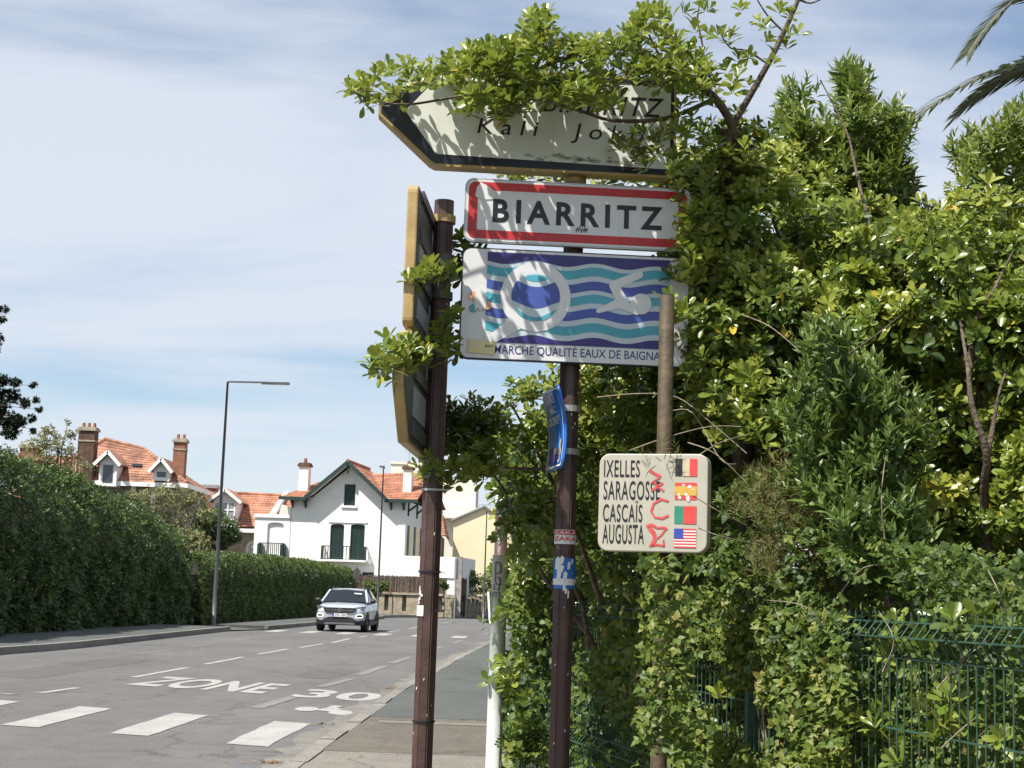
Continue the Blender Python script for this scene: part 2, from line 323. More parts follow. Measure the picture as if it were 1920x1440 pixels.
def strip(name, mt, line, off0, off1, z, parent=None, zbot=None, jit=0.0):
    """a band beside a polyline; positive offset is to the right"""
    L = []; Rr = []
    for i, (x, y) in enumerate(line):
        a = Vector(line[max(i-1, 0)]); b = Vector(line[min(i+1, len(line)-1)]); t = (b - a).normalized(); n = Vector((t.y, -t.x))
        j = random.uniform(-jit, jit)
        L.append((x + n.x*(off0 + j), y + n.y*(off0 + j))); Rr.append((x + n.x*off1, y + n.y*off1))
    mm = MB(); k = len(line)
    if zbot is None:
        mm.add([(x, y, z) for x, y in L] + [(x, y, z) for x, y in Rr], [(i, i+1, k+i+1, k+i) for i in range(k-1)])
    else:
        vs = [(x, y, z) for x, y in L] + [(x, y, z) for x, y in Rr] + [(x, y, zbot) for x, y in L] + [(x, y, zbot) for x, y in Rr]
        fs = []
        for i in range(k-1): fs += [(i, i+1, k+i+1, k+i), (i, 2*k+i, 2*k+i+1, i+1), (k+i, k+i+1, 3*k+i+1, 3*k+i)]
        fs += [(0, k, 3*k, 2*k), (k-1, 3*k-1, 4*k-1, 2*k-1)]
        mm.add(vs, fs)
    return mm.build(name, mt, parent)
def dense(line, step=0.5):
    o = []
    for (x0, y0), (x1, y1) in zip(line, line[1:]):
        n = max(1, int(math.hypot(x1-x0, y1-y0) / step))
        o += [(x0+(x1-x0)*k/n, y0+(y1-y0)*k/n) for k in range(n)]
    return o + [line[-1]]
M['patch'] = rough_ground('patched_asphalt', (0.096, 0.095, 0.094), .12, .3)
# right-hand pavement: kerb, dark surface beyond, brown surface by the crossing, pale strip nearest
rline = [(x, y) for x, y in rp_ if y > -12]
strip('gutter', M['gutter'], dense([p for p in rp_ if 5 < p[1] < 60], 0.4), -0.30, 0.02, 0.004, road, jit=0.10)
rk = strip('kerb', M['kerb'], [p for p in rp_ if p[1] >= 41], 0.0, 0.16, 0.075, None, -0.04); struct(rk)
kb = dense([p for p in rp_ if -12 <= p[1] <= 41], 0.98)
for i_ in range(len(kb)-1):
    a_, b_ = Vector(kb[i_]), Vector(kb[i_+1]); t_ = (b_-a_).normalized(); n_ = Vector((t_.y, -t_.x)); a_ = a_ + t_*.008; b_ = b_ - t_*.008; j_ = random.uniform(-.012, .012); h_ = .075 + random.uniform(-.006, .006)
    mm = MB(); mm.slab([tuple(a_+n_*j_), tuple(b_+n_*j_), tuple(b_+n_*(.155+j_)), tuple(a_+n_*(.155+j_))], -.04, h_); mm.build('kerb_stone', M['kerb'], rk)
for pts_ in ([(-3.6, 26.5), (-2.9, 26.3), (-2.7, 29.5), (-3.5, 29.7)], [(-8.2, 24.0), (-7.2, 23.8), (-6.9, 31.0), (-7.9, 31.2)], [(-7.6, 15.0), (-5.6, 14.4), (-5.4, 15.6), (-7.4, 16.2)]):
    mm = MB(); mm.add([(x, y, .003) for x, y in pts_], [(0, 1, 2, 3)]); mm.build('asphalt_patch', M['patch'], road)

def pave(name, mt, y0, y1, z, xr):
    yy = [y0] + [y for y in ys if y0 < y < y1] + [y1]
    mm = MB(); k = len(yy)
    L = [(interp(RK, y) + 0.155, y) for y in yy]; Rr = [(xr(y), y) for y in yy]
    mm.add([(x, y, z) for x, y in L] + [(x, y, z) for x, y in Rr], [(i, i+1, k+i+1, k+i) for i in range(k-1)])
    return struct(mm.build(name, mt))
FENCE = [(2.05, 2.3), (1.5, 4.5), (0.12, 10.1), (0.10, 14.0), (0.32, 25.0), (1.0, 45.0), (2.2, 62.0), (4.0, 76.0)]
fx = lambda y: float(np.interp(y, [p[1] for p in FENCE], [p[0] for p in FENCE]))
pave('pavement', M['pave_dark'], 17.9, 85, 0.070, lambda y: fx(y) - 0.02)
pave('pavement_brown', M['pave_brown'], 14.0, 17.9, 0.068, lambda y: fx(y) - 0.02)
pave('pavement_near', M['pave_light'], -12, 14.0, 0.066, lambda y: fx(y) - 0.02 if y > 2.3 else 2.05)
m = MB(); m.box(-1.35, 17.05, 0.02, 0.3, 17.32, 0.078); struct(m.build('edging_strip', M['pave_light']))
# left-hand pavement with a dropped driveway
l1 = [(x, y) for x, y in lp if y <= 52.6]; l1.append((-9.3, 52.5)); l2 = [(-8.45, 55.2)] + [(x, y) for x, y in lp if 56 <= y <= 93.7]
def leftpave(line, back, name):
    k = len(line); bk = [(back(y), y) for x, y in line]
    mm = MB(); z = 0.145
    mm.add([(x - 0.15, y, z) for x, y in line] + [(x, y, z) for x, y in bk] + [(x - 0.15, y, -0.04) for x, y in line],
           [(i, i+1, k+i+1, k+i) for i in range(k-1)] + [(i, i+1, 2*k+i+1, 2*k+i) for i in range(k-1)] + [(0, k, 2*k)])
    struct(mm.build(name, M['pave_dark']))
    struct(strip(name + '_kerb', M['kerb'], line, -0.16, 0.0, 0.15, None, -0.04))
leftpave(l1, lambda y: -13.2, 'left_pavement')
leftpave(l2, lambda y: interp(LK, y) - 1.9 if y < 80 else interp(LK, y) - 2.2, 'left_pavement_far')
m = MB(); m.add([(-9.3, 52.5, 0.03), (-8.45, 55.2, 0.03), (-13.0, 55.2, 0.10), (-13.0, 52.5, 0.10)], [(0, 1, 2, 3)])
struct(m.build('driveway', M['pave_dark']))

# ---- paint on the road (pieces of the road)
def quad_mark(name, pts, mt, z=0.006):
    mm = MB(); mm.add([(x, y, z) for x, y in pts], [tuple(range(len(pts)))]); return mm.build(name, mt, road)
def rough_quad(a, b, c, d, n=7, j=0.012):
    o = []
    for p, q in ((a, b), (b, c), (c, d), (d, a)):
        for k in range(n):
            t = k / n; o.append((p[0]+(q[0]-p[0])*t + random.uniform(-j, j), p[1]+(q[1]-p[1])*t + random.uniform(-j, j)))
    return o
for x0, y0 in ((-9.06, 17.85), (-7.76, 17.3), (-6.47, 16.7), (-5.17, 16.1), (-3.92, 15.6), (-2.64, 14.95)):
    quad_mark('crosswalk_stripe', rough_quad((x0, y0), (x0+0.43, y0-0.16), (x0+0.51, y0+2.5), (x0+0.07, y0+2.68)), M['paint'])
for x0 in (-8.3, -7.1, -5.85, -4.55, -3.25, -1.85):
    quad_mark('crosswalk_stripe', rough_quad((x0, 53.0), (x0+0.5, 52.9), (x0+0.6, 55.5), (x0+0.1, 55.6)), M['paint'])
dash = [(-6.18, 20.76, -6.03, 22.03), (-5.93, 24.9, -5.77, 28.3), (-5.71, 29.7, -5.6, 33.3), (-5.53, 34.9, -5.36, 38.5), (-5.21, 39.5, -5.04, 43.1), (-4.9, 44.0, -4.82, 48.5), (-4.7, 50, -4.6, 52), (-4.35, 57.5, -4.1, 61), (-3.95, 64, -3.75, 68), (-3.6, 71, -3.35, 75), (-3.2, 78, -2.9, 82)]
for a, b, c, d in dash: quad_mark('centre_dash', rough_quad((a-0.06, b), (a+0.06, b), (c+0.06, d), (c-0.06, d), 5, 0.006), M['paint'])
fad = [(-3.06, 19.45, -2.91, 21.65), (-2.83, 24.0, -2.57, 26.5), (-2.58, 27.75, -2.39, 31.4), (-2.36, 32.6, -2.16, 36.2), (-1.95, 40, -1.75, 44), (-1.55, 47, -1.35, 50.5), (-0.85, 58, -0.6, 61.5)]
for a, b, c, d in fad: quad_mark('bike_lane_dash', rough_quad((a-0.09, b), (a+0.09, b), (c+0.09, d), (c-0.09, d), 5, 0.01), M['paint_worn'])
for y0 in (33, 37.5, 43, 48): quad_mark('edge_dash', rough_quad((interp(LK, y0)+1.9, y0), (interp(LK, y0)+2.02, y0), (interp(LK, y0+3)+2.02, y0+3), (interp(LK, y0+3)+1.9, y0+3), 5, 0.01), M['paint_worn'])
quad_mark('arrow_mark', [(-6.9, 20.3), (-6.4, 20.25), (-6.35, 20.5), (-6.85, 20.55)], M['paint_worn'])
def road_text(s, ox, oy, w, h, bold):
    vs, fs = text_shape(s, 1.0, bold); mm = MB()
    letters('road_letter', [(ox + a*w + b*h*0.05, oy - 0.46*a*w + b*h, 0.006) for a, b in vs], vs, fs, M['paint'], road)
road_text('ZONE', -5.64, 23.05, 2.22, 2.35, 0.028)
road_text('30', -2.98, 21.70, 1.20, 1.75, 0.024)
# small cycle pictogram: two wheels, frame, bars
m = MB()
def blob(cx, cy, rx, ry, inner=0.0):
    n = 18; o = [(cx+rx*math.cos(2*math.pi*k/n), cy - 0.3*rx*math.cos(2*math.pi*k/n) + ry*math.sin(2*math.pi*k/n), 0.006) for k in range(n)]
    m.add(o, [tuple(range(n))])
blob(-2.45, 19.55, 0.15, 0.36); blob(-1.98, 19.15, 0.15, 0.36)
m.add([(x, y, 0.007) for x, y in ((-2.33, 19.4), (-2.2, 19.95), (-2.02, 19.75), (-2.05, 19.3), (-2.15, 19.25))], [(0, 1, 2, 3, 4)])
m.add([(x, y, 0.0075) for x, y in ((-2.24, 19.9), (-2.20, 20.25), (-2.06, 20.2), (-2.1, 19.85))], [(0, 1, 2, 3)])
m.build('cycle_mark', M['paint'], road)
# drifts of dead leaves against the right kerb
def litter(u, v, n, sx, sy):
    g = None; d = _R @ np.array([(u-960)/FPX, -(v-720)/FPX, -1.0]); p = np.array([0, 0, EYE]) + d * (-EYE / d[2])
    mm = MB()
    for k in range(n):
        a = random.uniform(0, 6.3); r = 0.028 * random.uniform(0.5, 1.2); x = p[0] + random.gauss(0, sx); y = p[1] + random.gauss(0, sy); h = random.uniform(0.010, 0.025)
        mm.add([(x, y, 0.008), (x+r*math.cos(a), y+r*math.sin(a), h), (x+r*1.6*math.cos(a+0.5), y+r*1.6*math.sin(a+0.5), 0.02), (x+r*math.cos(a+1.1), y+r*math.sin(a+1.1), h*0.6)], [(0, 1, 2, 3)])
    o = mm.build('leaf_litter', M['litter'], road); stuff(o)
for u, v, n, sx, sy in ((738, 1292, 60, 0.09, 0.22), (500, 1432, 34, 0.10, 0.06), (602, 1360, 20, 0.07, 0.10), (845, 1241, 50, 0.12, 0.9)): litter(u, v, n, sx, sy)
# ================================================================== poles and signs
def fluted(mm, x, y, z0, z1, r, n=16):
    pts = [(x + r*(1 if k % 2 == 0 else 0.9)*math.cos(2*math.pi*(k+0.5)/n), y + r*(1 if k % 2 == 0 else 0.9)*math.sin(2*math.pi*(k+0.5)/n)) for k in range(n)]
    # broad flats with narrow grooves
    pts = []
    for k in range(8):
        for da, rr in ((-0.30, 1.0), (0.30, 1.0), (0.36, 0.93), (0.425, 0.93)):
            a = 2*math.pi*k/8 + da; pts.append((x + r*rr*math.cos(a), y + r*rr*math.sin(a)))
    mm.slab(pts, z0, z1)
def flecks(parent, x, y, r, z0, z1, n, mt, seed):
    rr = random.Random(seed); mm = MB()
    for k in range(n):
        a = rr.uniform(math.pi*1.05, math.pi*1.95); z = rr.uniform(z0, z1); w = rr.uniform(0.001, 0.0035); h = rr.uniform(0.002, 0.008)
        q = r + 0.0015; t = Vector((-math.sin(a), math.cos(a), 0)); c = Vector((x + q*math.cos(a), y + q*math.sin(a), z))
        mm.add([c - t*w + Vector((0,0,-h)), c + t*w*0.7 + Vector((0,0,-h*0.6)), c + t*w + Vector((0,0,h)), c - t*w*0.5 + Vector((0,0,h*0.8))], [(0,1,2,3)])
    return stuff(mm.build('paint_chips', mt, parent))
def sticker(parent, x, y, r, a0, a1, z0, z1, mt, name='sticker', k=1):
    mm = MB(); n = 6; q = r + 0.0012*k
    vs = [(x + q*math.cos(a0+(a1-a0)*i/n), y + q*math.sin(a0+(a1-a0)*i/n), z) for z in (z0, z1) for i in range(n+1)]
    mm.add(vs, [(i, i+1, n+2+i, n+1+i) for i in range(n)]); return mm.build(name, mt, parent)
def band(parent, x, y, r, z, h, mt, name='clamp_band'):
    mm = MB(); mm.slab([(x + r*math.cos(2*math.pi*k/20), y + r*math.sin(2*math.pi*k/20)) for k in range(20)], z-h/2, z+h/2); return mm.build(name, mt, parent)

# ---- pole that carries the town sign
PX, PY = 0.267, 7.0
rp = empty('sign_pole', (PX, PY, 0)); tag(rp, 'brown fluted pole carrying the town name sign and the wave logo panel', 'pole')
m = MB(); fluted(m, 0, 0, 0.02, 3.93, 0.048); m.build('shaft', M['pole'], rp)
m = MB(); m.slab([(0.075*math.cos(2*math.pi*k/16), 0.075*math.sin(2*math.pi*k/16)) for k in range(16)], 0.05, 0.09); m.build('base_collar', M['pole'], rp)
m = MB(); m.slab([(0.053*math.cos(2*math.pi*k/20), 0.053*math.sin(2*math.pi*k/20)) for k in range(20)], 3.425, 3.49); m.build('pole_section', M['tan'], rp, True)
flecks(rp, 0, 0, 0.048, 0.8, 2.5, 16, M['white_film'], 3)
zr = lambda v: at(1060, v, 6.95).z
sticker(rp, 0, 0, 0.049, math.pi*1.02, math.pi*1.92, zr(1020), zr(993), M['plate'], 'sticker', 1)
sticker(rp, 0, 0, 0.049, math.pi*1.02, math.pi*1.92, zr(1003), zr(994), M['red'], 'sticker_stripe', 2)
def wrap_text(s, parent, r, a0, a1, z0, z1, mt):
    vs, fs = text_shape(s, 1.0, 0.01); mm = MB()
    mm.add([(r*math.cos(a0+(a1-a0)*a), r*math.sin(a0+(a1-a0)*a), z0+(z1-z0)*b) for a, b in vs], fs); return mm.build('sticker_lettering', mt, parent)
wrap_text('IZAKA', rp, 0.0525, math.pi*1.08, math.pi*1.85, zr(1001.5), zr(995.5), M['plate'])
wrap_text('IZAKA', rp, 0.0525, math.pi*1.08, math.pi*1.85, zr(1014), zr(1006), M['red'])
sticker(rp, 0, 0, 0.049, math.pi*1.0, math.pi*1.93, zr(1104), zr(1046), M['street_blue'], 'torn_sticker', 1)
sticker(rp, 0, 0, 0.049, math.pi*1.05, math.pi*1.9, zr(1097), zr(1085), M['plate'], 'torn_sticker', 2)
m = MB()
for a, z, w, h in ((1.30, 1056, .016, .03), (1.38, 1066, .018, .02), (1.34, 1078, .012, .02), (1.52, 1079, .010, .02), (1.42, 1050, .01, .02), (1.62, 1060, .008, .02), (1.72, 1052, .007, .012), (1.55, 1108, .006, .014), (1.62, 1114, .005, .02), (1.5, 1100, .007, .02)):
    aa = math.pi*a; c = Vector((0.0525*math.cos(aa), 0.0525*math.sin(aa), zr(z))); t = Vector((-math.sin(aa), math.cos(aa), 0))
    m.add([c - t*w + Vector((0, 0, -h)), c + t*w*.6 + Vector((0, 0, -h*.8)), c + t*w + Vector((0, 0, h*.5)), c + Vector((0, 0, h)), c - t*w*.8 + Vector((0, 0, h*.6))], [(0, 1, 2, 3, 4)])
m.build('torn_paper', M['plate'], rp)

# ---- signs fixed to it (local x right, z up; front is local -y)
SO = (0.267, 6.9); RZ = R_(4)
def sign_root(name, zc, label, cat='sign', O=SO, rz=RZ):
    e = empty(name, (O[0], O[1], zc), rz); tag(e, label, cat); return e
# arrow direction sign
ZC = 3.465
ds = sign_root('direction_sign', ZC, 'worn white arrow direction sign with tan frame, pointing towards the road, half hidden by leaves')
OUT = [(-0.932, 3.742-ZC), (-0.932, 3.70-ZC), (-0.685, 3.478-ZC), (-0.66, 3.466-ZC), (0.455, 3.466-ZC), (0.468, 3.48-ZC), (0.468, 3.935-ZC), (0.455, 3.948-ZC), (-0.655, 3.948-ZC), (-0.68, 3.94-ZC)]
def inset(poly, d):
    n = len(poly); cx = sum(p[0] for p in poly)/n; o = []
    for i in range(n):
        a = Vector(poly[i-1]); b = Vector(poly[i]); c = Vector(poly[(i+1) % n])
        e1 = (b-a).normalized(); e2 = (c-b).normalized(); n1 = Vector((-e1.y, e1.x)); n2 = Vector((-e2.y, e2.x)); q = (n1+n2)
        q = q / max(0.35, q.length_squared/2)
        o.append((b.x + q.x*d, b.y + q.y*d))
    return o
m = MB(); m.prism(OUT, 0.0, 0.085); m.build('frame', M['tan'], ds)
m = MB(); m.poly(inset(OUT, 0.012), -0.0015); m.build('dark_border', M['navy_edge'], ds)
WH = [(-0.808, 3.722-ZC), (-0.662, 3.528-ZC), (-0.650, 3.522-ZC), (0.432, 3.506-ZC), (0.440, 3.512-ZC), (0.440, 3.896-ZC), (0.432, 3.905-ZC), (-0.640, 3.905-ZC), (-0.655, 3.899-ZC)]
m = MB(); m.poly(WH, -0.003); m.build('face', M['white_film'], ds)
text_part('lettering', 'BIARRITZ', -0.165, 3.755-ZC, 0.385, 3.848-ZC, -0.0045, M['black'], ds, 1.15, 0.008, 0.26)
text_part('lettering', 'Kali  Jokoa', -0.475, 3.608-ZC, 0.392, 3.705-ZC, -0.0045, M['black'], ds, 1.55, 0.0, 0.20)
m = MB()
for k in range(30):
    x = random.uniform(-0.25, 0.25); z = random.uniform(3.515, 3.55)-ZC; r = random.uniform(0.004, 0.02)
    m.add([(x+r*1.8*math.cos(t)*random.uniform(.5, 1), -0.0042, z+r*math.sin(t)*random.uniform(.4, 1)*0.8) for t in (0, .8, 1.6, 2.4, 3.2, 4, 4.8, 5.6)], [tuple(range(8))])
m.build('mildew_stain', mat('mildew', (0.36, 0.37, 0.30), 0.7, 0.2, 60), ds)
for zz in (0.11, 0.37): m = MB(); m.box(-0.12, 0.085, zz-0.02, 0.12, 0.10, zz+0.02); m.build('bracket', M['clamp'], ds)
# town name sign
ZC = 3.115
ts = sign_root('town_sign', ZC, 'white town entry sign with red border reading BIARRITZ')
m = MB(); m.prism(rrect(-0.515, 0, 0.545, 0.302, 0.04), 0.0, 0.03); m.build('panel', M['sign_grey'], ts)
m = MB(); m.poly(rrect(-0.508, 0.007, 0.538, 0.295, 0.035), -0.0015); m.build('face', M['sign_white'], ts)
m = MB(); m.ring(rrect(-0.498, 0.017, 0.528, 0.285, 0.034), rrect(-0.456, 0.057, 0.486, 0.247, 0.008), -0.003); m.build('red_border', M['red'], ts)
text_part('lettering', 'BIARRITZ', -0.384, 0.096, 0.412, 0.208, -0.003, M['black'], ts, 1.38, 0.030)
m = MB(); m.poly([(-0.462, 0.255), (-0.445, 0.283), (-0.40, 0.262), (-0.372, 0.235), (-0.382, 0.205), (-0.43, 0.20), (-0.468, 0.215)], -0.0045); m.build('torn_sticker', M['plate'], ts)
m = MB()
for k, (x, z) in enumerate(((0.005, .066), (.016, .07), (.028, .064), (.04, .068), (.05, .066))):
    m.prism([(x, z), (x+.004, z), (x+.010, z+.026), (x+.006, z+.026)], -0.0045, -0.004); m.prism([(x-.003, z+.010), (x+.012, z+.014), (x+.012, z+.017), (x-.003, z+.013)], -0.0048, -0.004)
m.build('graffiti_scribble', M['black'], ts)
m = MB(); m.box(-0.08, 0.03, 0.06, 0.08, 0.052, 0.10); m.build('bracket', M['clamp'], ts)
# wave panel
ZC = 2.567
ws = sign_root('wave_sign', ZC, 'white panel with blue and teal wave logo and bathing water wording')
m = MB(); m.prism(rrect(-0.517, 0, 0.546, 0.521, 0.042), 0.0, 0.03); m.build('panel', M['navy_edge'], ws)
m = MB(); m.poly(rrect(-0.511, 0.006, 0.540, 0.515, 0.037), -0.0012); m.build('face', M['sign_white'], ws)
XL, XR, ZT = -0.400, 0.452, 0.503
def wav(x, ph, amp=0.011): return amp * math.cos((x + ph) * 2*math.pi / 0.285)
def wband(top, bot, mt, y, name, a0=XL, a1=XR, ph=0.18, flat_top=False, flat_bot=False, clip=None, amp=0.011):
    n = 70; T = []; B = []
    for k in range(n+1):
        x = a0 + (a1-a0)*k/n; t = ZT - top + (0 if flat_top else wav(x, ph, amp)); b = ZT - bot + (0 if flat_bot else wav(x, ph, amp))
        if clip:
            cx, cz, r = clip; q = r*r - (x-cx)**2
            if q <= 0: continue
            q = math.sqrt(q); t = min(t, cz+q); b = max(b, cz-q)
            if t <= b: continue
        T.append((x, t)); B.append((x, b))
    if len(T) < 2: return
    mm = MB(); k = len(T); mm.add([(x, y, z) for x, z in T] + [(x, y, z) for x, z in B], [(i, i+1, k+i+1, k+i) for i in range(k-1)])
    return mm.build(name, mt, ws)
wband(-0.0, 0.420, M['pale'], -0.0024, 'pale_ground', flat_top=True, flat_bot=True)
wband(0.0, 0.043, M['navy'], -0.0036, 'navy_wave', flat_top=True)
for a, b, c in ((0.062, 0.103, 'teal'), (0.128, 0.170, 'blue'), (0.190, 0.230, 'teal'), (0.256, 0.298, 'blue'), (0.324, 0.366, 'teal')):
    wband(a, b, M[c], -0.0036, c + '_wave')
wband(0.392, 0.422, M['navy'], -0.0036, 'navy_wave', a0=-0.36, flat_bot=True)
# magnifier: white handle, white ring, enlarged water inside
RC = (-0.172, 0.300)
m = MB(); m.poly([(-0.27, 0.215), (-0.36, 0.130), (-0.405, 0.100), (-0.405, 0.079), (-0.352, 0.079), (-0.21, 0.165)], -0.0048); m.poly([(-0.403, 0.135), (-0.403, 0.078), (-0.35, 0.078)], -0.0046); m.build('lens_handle', M['sign_white'], ws)
m = MB(); m.poly(circle(*RC, 0.162, 56), -0.0054); m.build('lens_ring', M['sign_white'], ws)
m = MB(); m.poly(circle(*RC, 0.113, 48), -0.0066); m.build('lens_glass', M['pale'], ws)
cl = (RC[0], RC[1], 0.113)
def lens(top, bot, mt, ph, amp):
    wband(top, bot, mt, -0.0078, 'lens_wave', RC[0]-0.113, RC[0]+0.113, ph, clip=cl, amp=amp)
m = MB(); m.poly([(RC[0]+0.052*math.cos(t)*1.0, RC[1]+0.088+0.016*math.sin(t)) for t in np.linspace(0, 2*math.pi, 24, endpoint=False)], -0.0078); m.build('lens_wave', M['teal'], ws)
lens(0.137, 0.237, M['blue'], 0.315, 0.019)
lens(0.272, 0.296, M['teal'], 0.315, 0.026)
m = MB(); m.poly(circle(*RC, 0.003, 6), -0.0079)
# white swimmer
sw = MB()
def capsule(mm, a, b, r0, r1, y):
    a, b = Vector(a), Vector(b); t = (b-a).normalized(); n = Vector((-t.y, t.x)); pts = []
    for k in range(9): an = math.pi/2 + math.pi*k/8; pts.append(a + (t*math.cos(an) + n*math.sin(an))*r0)
    for k in range(9): an = -math.pi/2 + math.pi*k/8; pts.append(b + (t*math.cos(an) + n*math.sin(an))*r1)
    mm.poly([(p.x, p.y) for p in pts], y)
capsule(sw, (0.308, 0.428), (0.190, 0.372), 0.017, 0.022, -0.0048); capsule(sw, (0.190, 0.372), (0.232, 0.296), 0.022, 0.026, -0.0054)
capsule(sw, (0.232, 0.296), (0.120, 0.248), 0.026, 0.010, -0.0060); capsule(sw, (0.232, 0.286), (0.30, 0.250), 0.026, 0.012, -0.0066)
sw.poly(circle(0.318, 0.290, 0.049, 28), -0.0072); sw.build('swimmer', M['sign_white'], ws)
text_part('lettering', 'DÉMARCHE QUALITÉ EAUX DE BAIGNADE', -0.412, 0.022, 0.470, 0.079, -0.0024, M['navy'], ws, 1.0, 0.004)
# stickers on the panel
m = MB(); m.prism([(-0.475, 0.090), (-0.350, 0.082), (-0.353, 0.022), (-0.478, 0.030)], -0.0085, -0.0035); m.build('yellow_sticker', M['yellow'], ws)
text_part('sticker_lettering', 'surf', -0.462, 0.055, -0.428, 0.075, -0.0095, M['sign_white'], ws, 1, 0.02)
text_part('sticker_lettering', 'SKATE', -0.398, 0.055, -0.360, 0.067, -0.0095, M['black'], ws, 1, 0.02)
st = MB(); st.poly([(-0.427+x, 0.255+z) for x, z in ((-.022, -.03), (-.028, .02), (-.02, .06), (0, .085), (.02, .06), (.03, .02), (.024, -.03), (.012, -.018), (.002, -.035), (-.008, -.018))], -0.0095); st.build('rocket_sticker', M['plate'], ws)
for dx, dz, mt in ((-.034, .038, 'orange'), (.034, .04, 'teal'), (-.03, -.02, 'teal'), (.036, -.006, 'orange')):
    m = MB(); m.poly(circle(-0.427+dx, 0.255+dz, 0.019, 12), -0.0085); m.build('sticker_spot', M[mt], ws)
for zz in (0.10, 0.42): m = MB(); m.box(-0.08, 0.03, zz-0.02, 0.08, 0.052, zz+0.02); m.build('bracket', M['clamp'], ws)

# ---- blue street name plate on the same pole, seen almost edge on
bn = empty('street_name_plate', (0.213, 7.02, 2.08), R_(-79.8)); tag(bn, 'bent blue enamel street name plate with white border clamped to the brown pole', 'sign')
def bent(poly, yoff, mm, n=10):
    """plate bows gently along its height"""
    return [(x, yoff + 0.018*math.sin((z/0.38)*math.pi*1.15) - 0.010*(z/0.38)**2*2, z) for x, z in poly]
def plate_grid(x0, x1, z0, z1, y, name, mt, par):
    mm = MB(); n = 12; vs = []
    for k in range(n+1):
        z = z0+(z1-z0)*k/n; e = 0.012*(1 if k in (0, n) else 0); vs += bent([(x0+e, z), (x1-e, z)], y, mm)
    mm.add(vs, [(2*k, 2*k+1, 2*k+3, 2*k+2) for k in range(n)]); return mm.build(name, mt, par, True)
a = plate_grid(-0.18, 0.18, 0, 0.38, 0.0, 'plate', M['street_blue'], bn)
so = a.modifiers.new('thick', 'SOLIDIFY'); so.thickness = 0.012; so.offset = 1 
for x0, x1, z0, z1 in ((-0.163, -0.155, 0.015, 0.365), (0.155, 0.163, 0.015, 0.365), (-0.163, 0.163, 0.012, 0.019), (-0.163, 0.163, 0.361, 0.368)):
    plate_grid(x0, x1, z0, z1, -0.0145, 'border_line', M['plate'], bn)
for s, x0, x1, z0, z1 in (('AVENUE', -0.12, 0.07, 0.31, 0.345), ('MAC', -0.06, 0.06, 0.262, 0.298), ('CROSKEY', -0.13, 0.10, 0.212, 0.25)):
    vs, fs = text_shape(s, 1.0, 0.015); mm = MB()
    mm.add(bent([(x0+(x1-x0)*p, z0+(z1-z0)*q) for p, q in vs], -0.0155, mm), fs); mm.build('lettering', M['plate'], bn)
plate_grid(-0.13, 0.06, 0.03, 0.11, -0.0150, 'dark_print', M['navy'], bn); plate_grid(0.085, 0.125, 0.03, 0.14, -0.0155, 'white_label', M['plate'], bn)

for zz in (2.365, 2.165):
    mm = MB(); mm.slab([(0.060*math.cos(2*math.pi*k/20)-0.002, 0.060*math.sin(2*math.pi*k/20)) for k in range(20)], zz-0.014, zz+0.014); mm.build('clamp_band', M['clamp'], rp)

# ---- second brown pole with boxed direction signs seen end on
QX, QY = -0.343, 6.9
lp_ = empty('direction_pole', (QX, QY, 0)); tag(lp_, 'brown fluted pole standing free of the shrubs with boxed signs clamped behind', 'pole')
m = MB(); fluted(m, 0, 0, 0.02, 3.31, 0.047); m.build('shaft', M['pole'], lp_)
flecks(lp_, 0, 0, 0.047, 0.8, 2.1, 14, M['white_film'], 5)
zl = lambda v: at(815, v, 6.86).z
for v in (408, 482, 552, 660): band(lp_, 0, 0, 0.056, zl(v), 0.035, M['tan'] if v == 408 else M['sign_back'])
band(lp_, 0, 0, 0.0525, zl(918), 0.010, M['clamp'], 'wire_tie'); band(lp_, 0, 0, 0.051, zl(1072), 0.009, M['black'], 'cable_tie'); band(lp_, 0, 0, 0.051, zl(1354), 0.009, M['black'], 'cable_tie')
m = MB(); m.bar((0.02, -0.05, zl(1072)), (0.075, -0.06, zl(1074)), 0.004, 0.003); m.build('tie_tail', M['black'], lp_)
m = MB(); m.bar((0.03, -0.045, zl(918)), (0.075, -0.05, zl(918)), 0.006, 0.006); m.build('tie_bolt', M['clamp'], lp_)
sticker(lp_, 0, 0, 0.048, math.pi*1.0, math.pi*1.38, zl(1156), zl(1136), M['plate'], 'sticker_scrap', 2)
m = MB()
for a, v, w, h in ((1.22, 1104, .004, .012), (1.24, 1112, .007, .010), (1.30, 1117, .007, .006), (1.22, 1123, .007, .008), (1.20, 1130, .004, .010)):
    aa = math.pi*a; c = Vector((0.0505*math.cos(aa), 0.0505*math.sin(aa), zl(v))); t = Vector((-math.sin(aa), math.cos(aa), 0))
    m.add([c - t*w + Vector((0, 0, -h)), c + t*w + Vector((0, 0, -h*.7)), c + t*w*.6 + Vector((0, 0, h)), c - t*w*.7 + Vector((0, 0, h*.7))], [(0, 1, 2, 3)])
m.build('torn_paper', M['plate'], lp_)
SLP = 0.0516; ROT = -math.atan(SLP) + math.pi/2           # local x runs away from the viewer along the road
